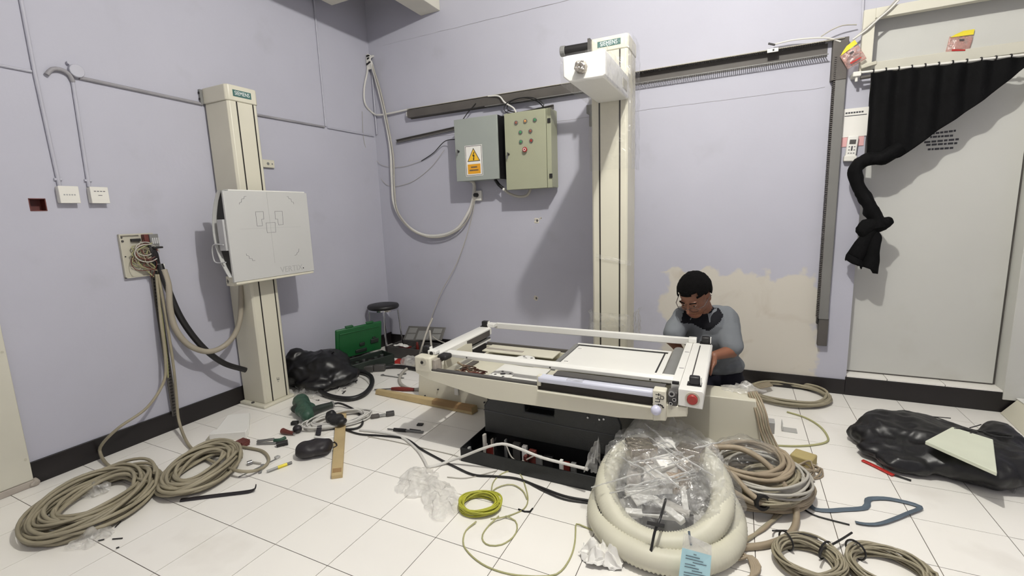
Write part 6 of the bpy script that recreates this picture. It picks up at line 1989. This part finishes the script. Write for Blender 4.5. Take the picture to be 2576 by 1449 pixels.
# hair cap cut to a hairline
hb = MB()
nu, nv = 48, 32
vs, keep = [], {}
for j in range(nv + 1):
    th = math.pi * j / nv
    for i in range(nu):
        ph = 2 * math.pi * i / nu
        d = V((math.sin(th) * math.cos(ph), math.sin(th) * math.sin(ph), math.cos(th)))   # r, f, u
        rr_ = 1 + .03 * noise.noise(d * 5) + .02 * noise.noise(d * 17)
        vs.append(H(d.x * .0835 * rr_, -.014 + d.y * .103 * rr_, .027 + d.z * .100 * rr_))
        keep[(j, i)] = d
fs = []
for j in range(nv):
    for i in range(nu):
        i2 = (i + 1) % nu
        d = (keep[(j, i)] + keep[(j + 1, i2)]) / 2
        line = (.36 + .10 * (abs(d.x) > .3) if d.y > .35 else .42 - 1.25 * (.35 - d.y)) + .03 * noise.noise(d * 7)      # hairline falls toward the nape
        if abs(d.x) > .62 and d.y > .05:
            line = min(line, .05 + .25 * d.y)
        if d.z > max(line, -.72):
            fs.append((j * nu + i, j * nu + i2, (j + 1) * nu + i2, (j + 1) * nu + i))
hb.add(vs, fs)
hb.build('hair', 'hair', man, solid=.006, fix=False, smooth=180)
# eyes looking down, brows, glasses
for s in (-1, 1):
    MB().ell(H(s * .031, .074, .002), (.013, .011, .007), HM).build('eye', 'eye_white', man)
    MB().ell(H(s * .031, .083, -.001), (.006, .005, .004), HM).build('pupil', 'ink_dark', man)
    MB().ell(H(s * .031, .077, .007), (.016, .011, .006), HM).build('eyelid', 'skin', man)
    MB().tube([H(s * .014, .092, .022), H(s * .03, .090, .026), H(s * .048, .078, .022)], .0035, 6).build('eyebrow', 'hair', man)
MB().ell(H(0, .092, -.066), (.022, .006, .004), HM).build('lips', 'lips', man)
gl = thing('reading_glasses', 'thin dark framed glasses on the man, slid down the nose', 'glasses', H(0, .10, -.01))
for s in (-1, 1):
    rim = [H(s * .034 + .023 * math.cos(a), .106 - .12 * abs(s * .034 + .023 * math.cos(a)), -.010 + .015 * math.sin(a)) for a in [2 * math.pi * k / 20 for k in range(20)]]
    MB().tube(rim, .0014, 6, closed=True).build('rim', 'lens_frame', gl)
    MB().tube([H(s * .057, .098, -.006), H(s * .080, .07, -.004), H(s * .087, .0, .004), H(s * .084, -.02, -.01)], .002, 6).build('temple', 'lens_frame', gl)
MB().tube([H(-.011, .106, -.006), H(0, .110, -.003), H(.011, .106, -.006)], .0018, 6).build('bridge', 'lens_frame', gl)

# shirt
sh = MB()
sh.ell((3.155, -.725, .615), (.148, .098, .105))
sh.ell((3.17, -.70, .53), (.160, .112, .13))
sh.ell((3.20, -.66, .43), (.160, .118, .14))
sh.ell((3.235, -.62, .335), (.158, .125, .085))
sh.ell((3.30, -.60, .325), (.10, .11, .06))
sh.cap((3.10, -.735, .655), (3.03, -.765, .650), .070, .066)
sh.cap((3.03, -.765, .655), (2.990, -.858, .565), .064, .066)
sh.cap((3.21, -.70, .655), (3.272, -.69, .645), .072, .070)
sh.cap((3.275, -.69, .650), (3.308, -.790, .500), .070, .072)
sh.cap((3.15, -.73, .66), (3.145, -.75, .695), .075, .062)
shirt = melt('shirt', sh, ['shirt_grey', 'shirt_black'], .0075, 4, man, .007, 11)
yoke = [(3.045, .76), (3.030, .640), (3.10, .622), (3.185, .585), (3.245, .645), (3.262, .68), (3.21, .75)]


def inside(x, z):
    c = False
    n = len(yoke)
    for i in range(n):
        (x1, z1), (x2, z2) = yoke[i], yoke[(i + 1) % n]
        if (z1 > z) != (z2 > z) and x < (x2 - x1) * (z - z1) / (z2 - z1) + x1:
            c = not c
    return c


for p in shirt.data.polygons:
    ct = p.center
    p.material_index = 1 if (p.normal.y < .15 and inside(ct.x, ct.z) and not (p.normal.z > .85 and ct.z > .70)) else 0
# open the neck: collar flaps
for s, pts in ((1, [(3.175, -.800, .690), (3.225, -.755, .715), (3.222, -.775, .655), (3.188, -.822, .640)]), (-1, [(3.10, -.815, .690), (3.085, -.775, .715), (3.06, -.790, .665), (3.082, -.832, .648)])):
    MB().prism(pts, (0, .006, .006)).build('collar', 'shirt_grey', man, bevel=.002)
MB().prism([(3.195, -.806, .57), (3.255, -.782, .58), (3.262, -.766, .52), (3.20, -.790, .51)], (0, -.005, 0)).build('chest_pocket', 'shirt_grey', man, bevel=.002)
ct_ = V((3.055, -1.0, .5))
# trousers
tr = MB()
tr.ell((3.235, -.60, .25), (.155, .125, .115))
tr.cap((3.17, -.60, .215), K1 + V((0, 0, .012)), .098, .078).cap(K1, A1, .070, .052)
tr.cap((3.30, -.59, .215), K2 + V((0, 0, .012)), .098, .078).cap(K2, A2, .070, .052)
melt('trousers', tr, 'trousers', .009, 4, man, .006, 12, .002)
for A in (A1, A2):
    sm = MB().ell(A + V((0, .04, -.012)), (.045, .06, .04)).ell(A + V((0, .12, -.022)), (.042, .08, .03))
    melt('shoe', sm, 'black', .007, 3, man, 0, floor=.002)
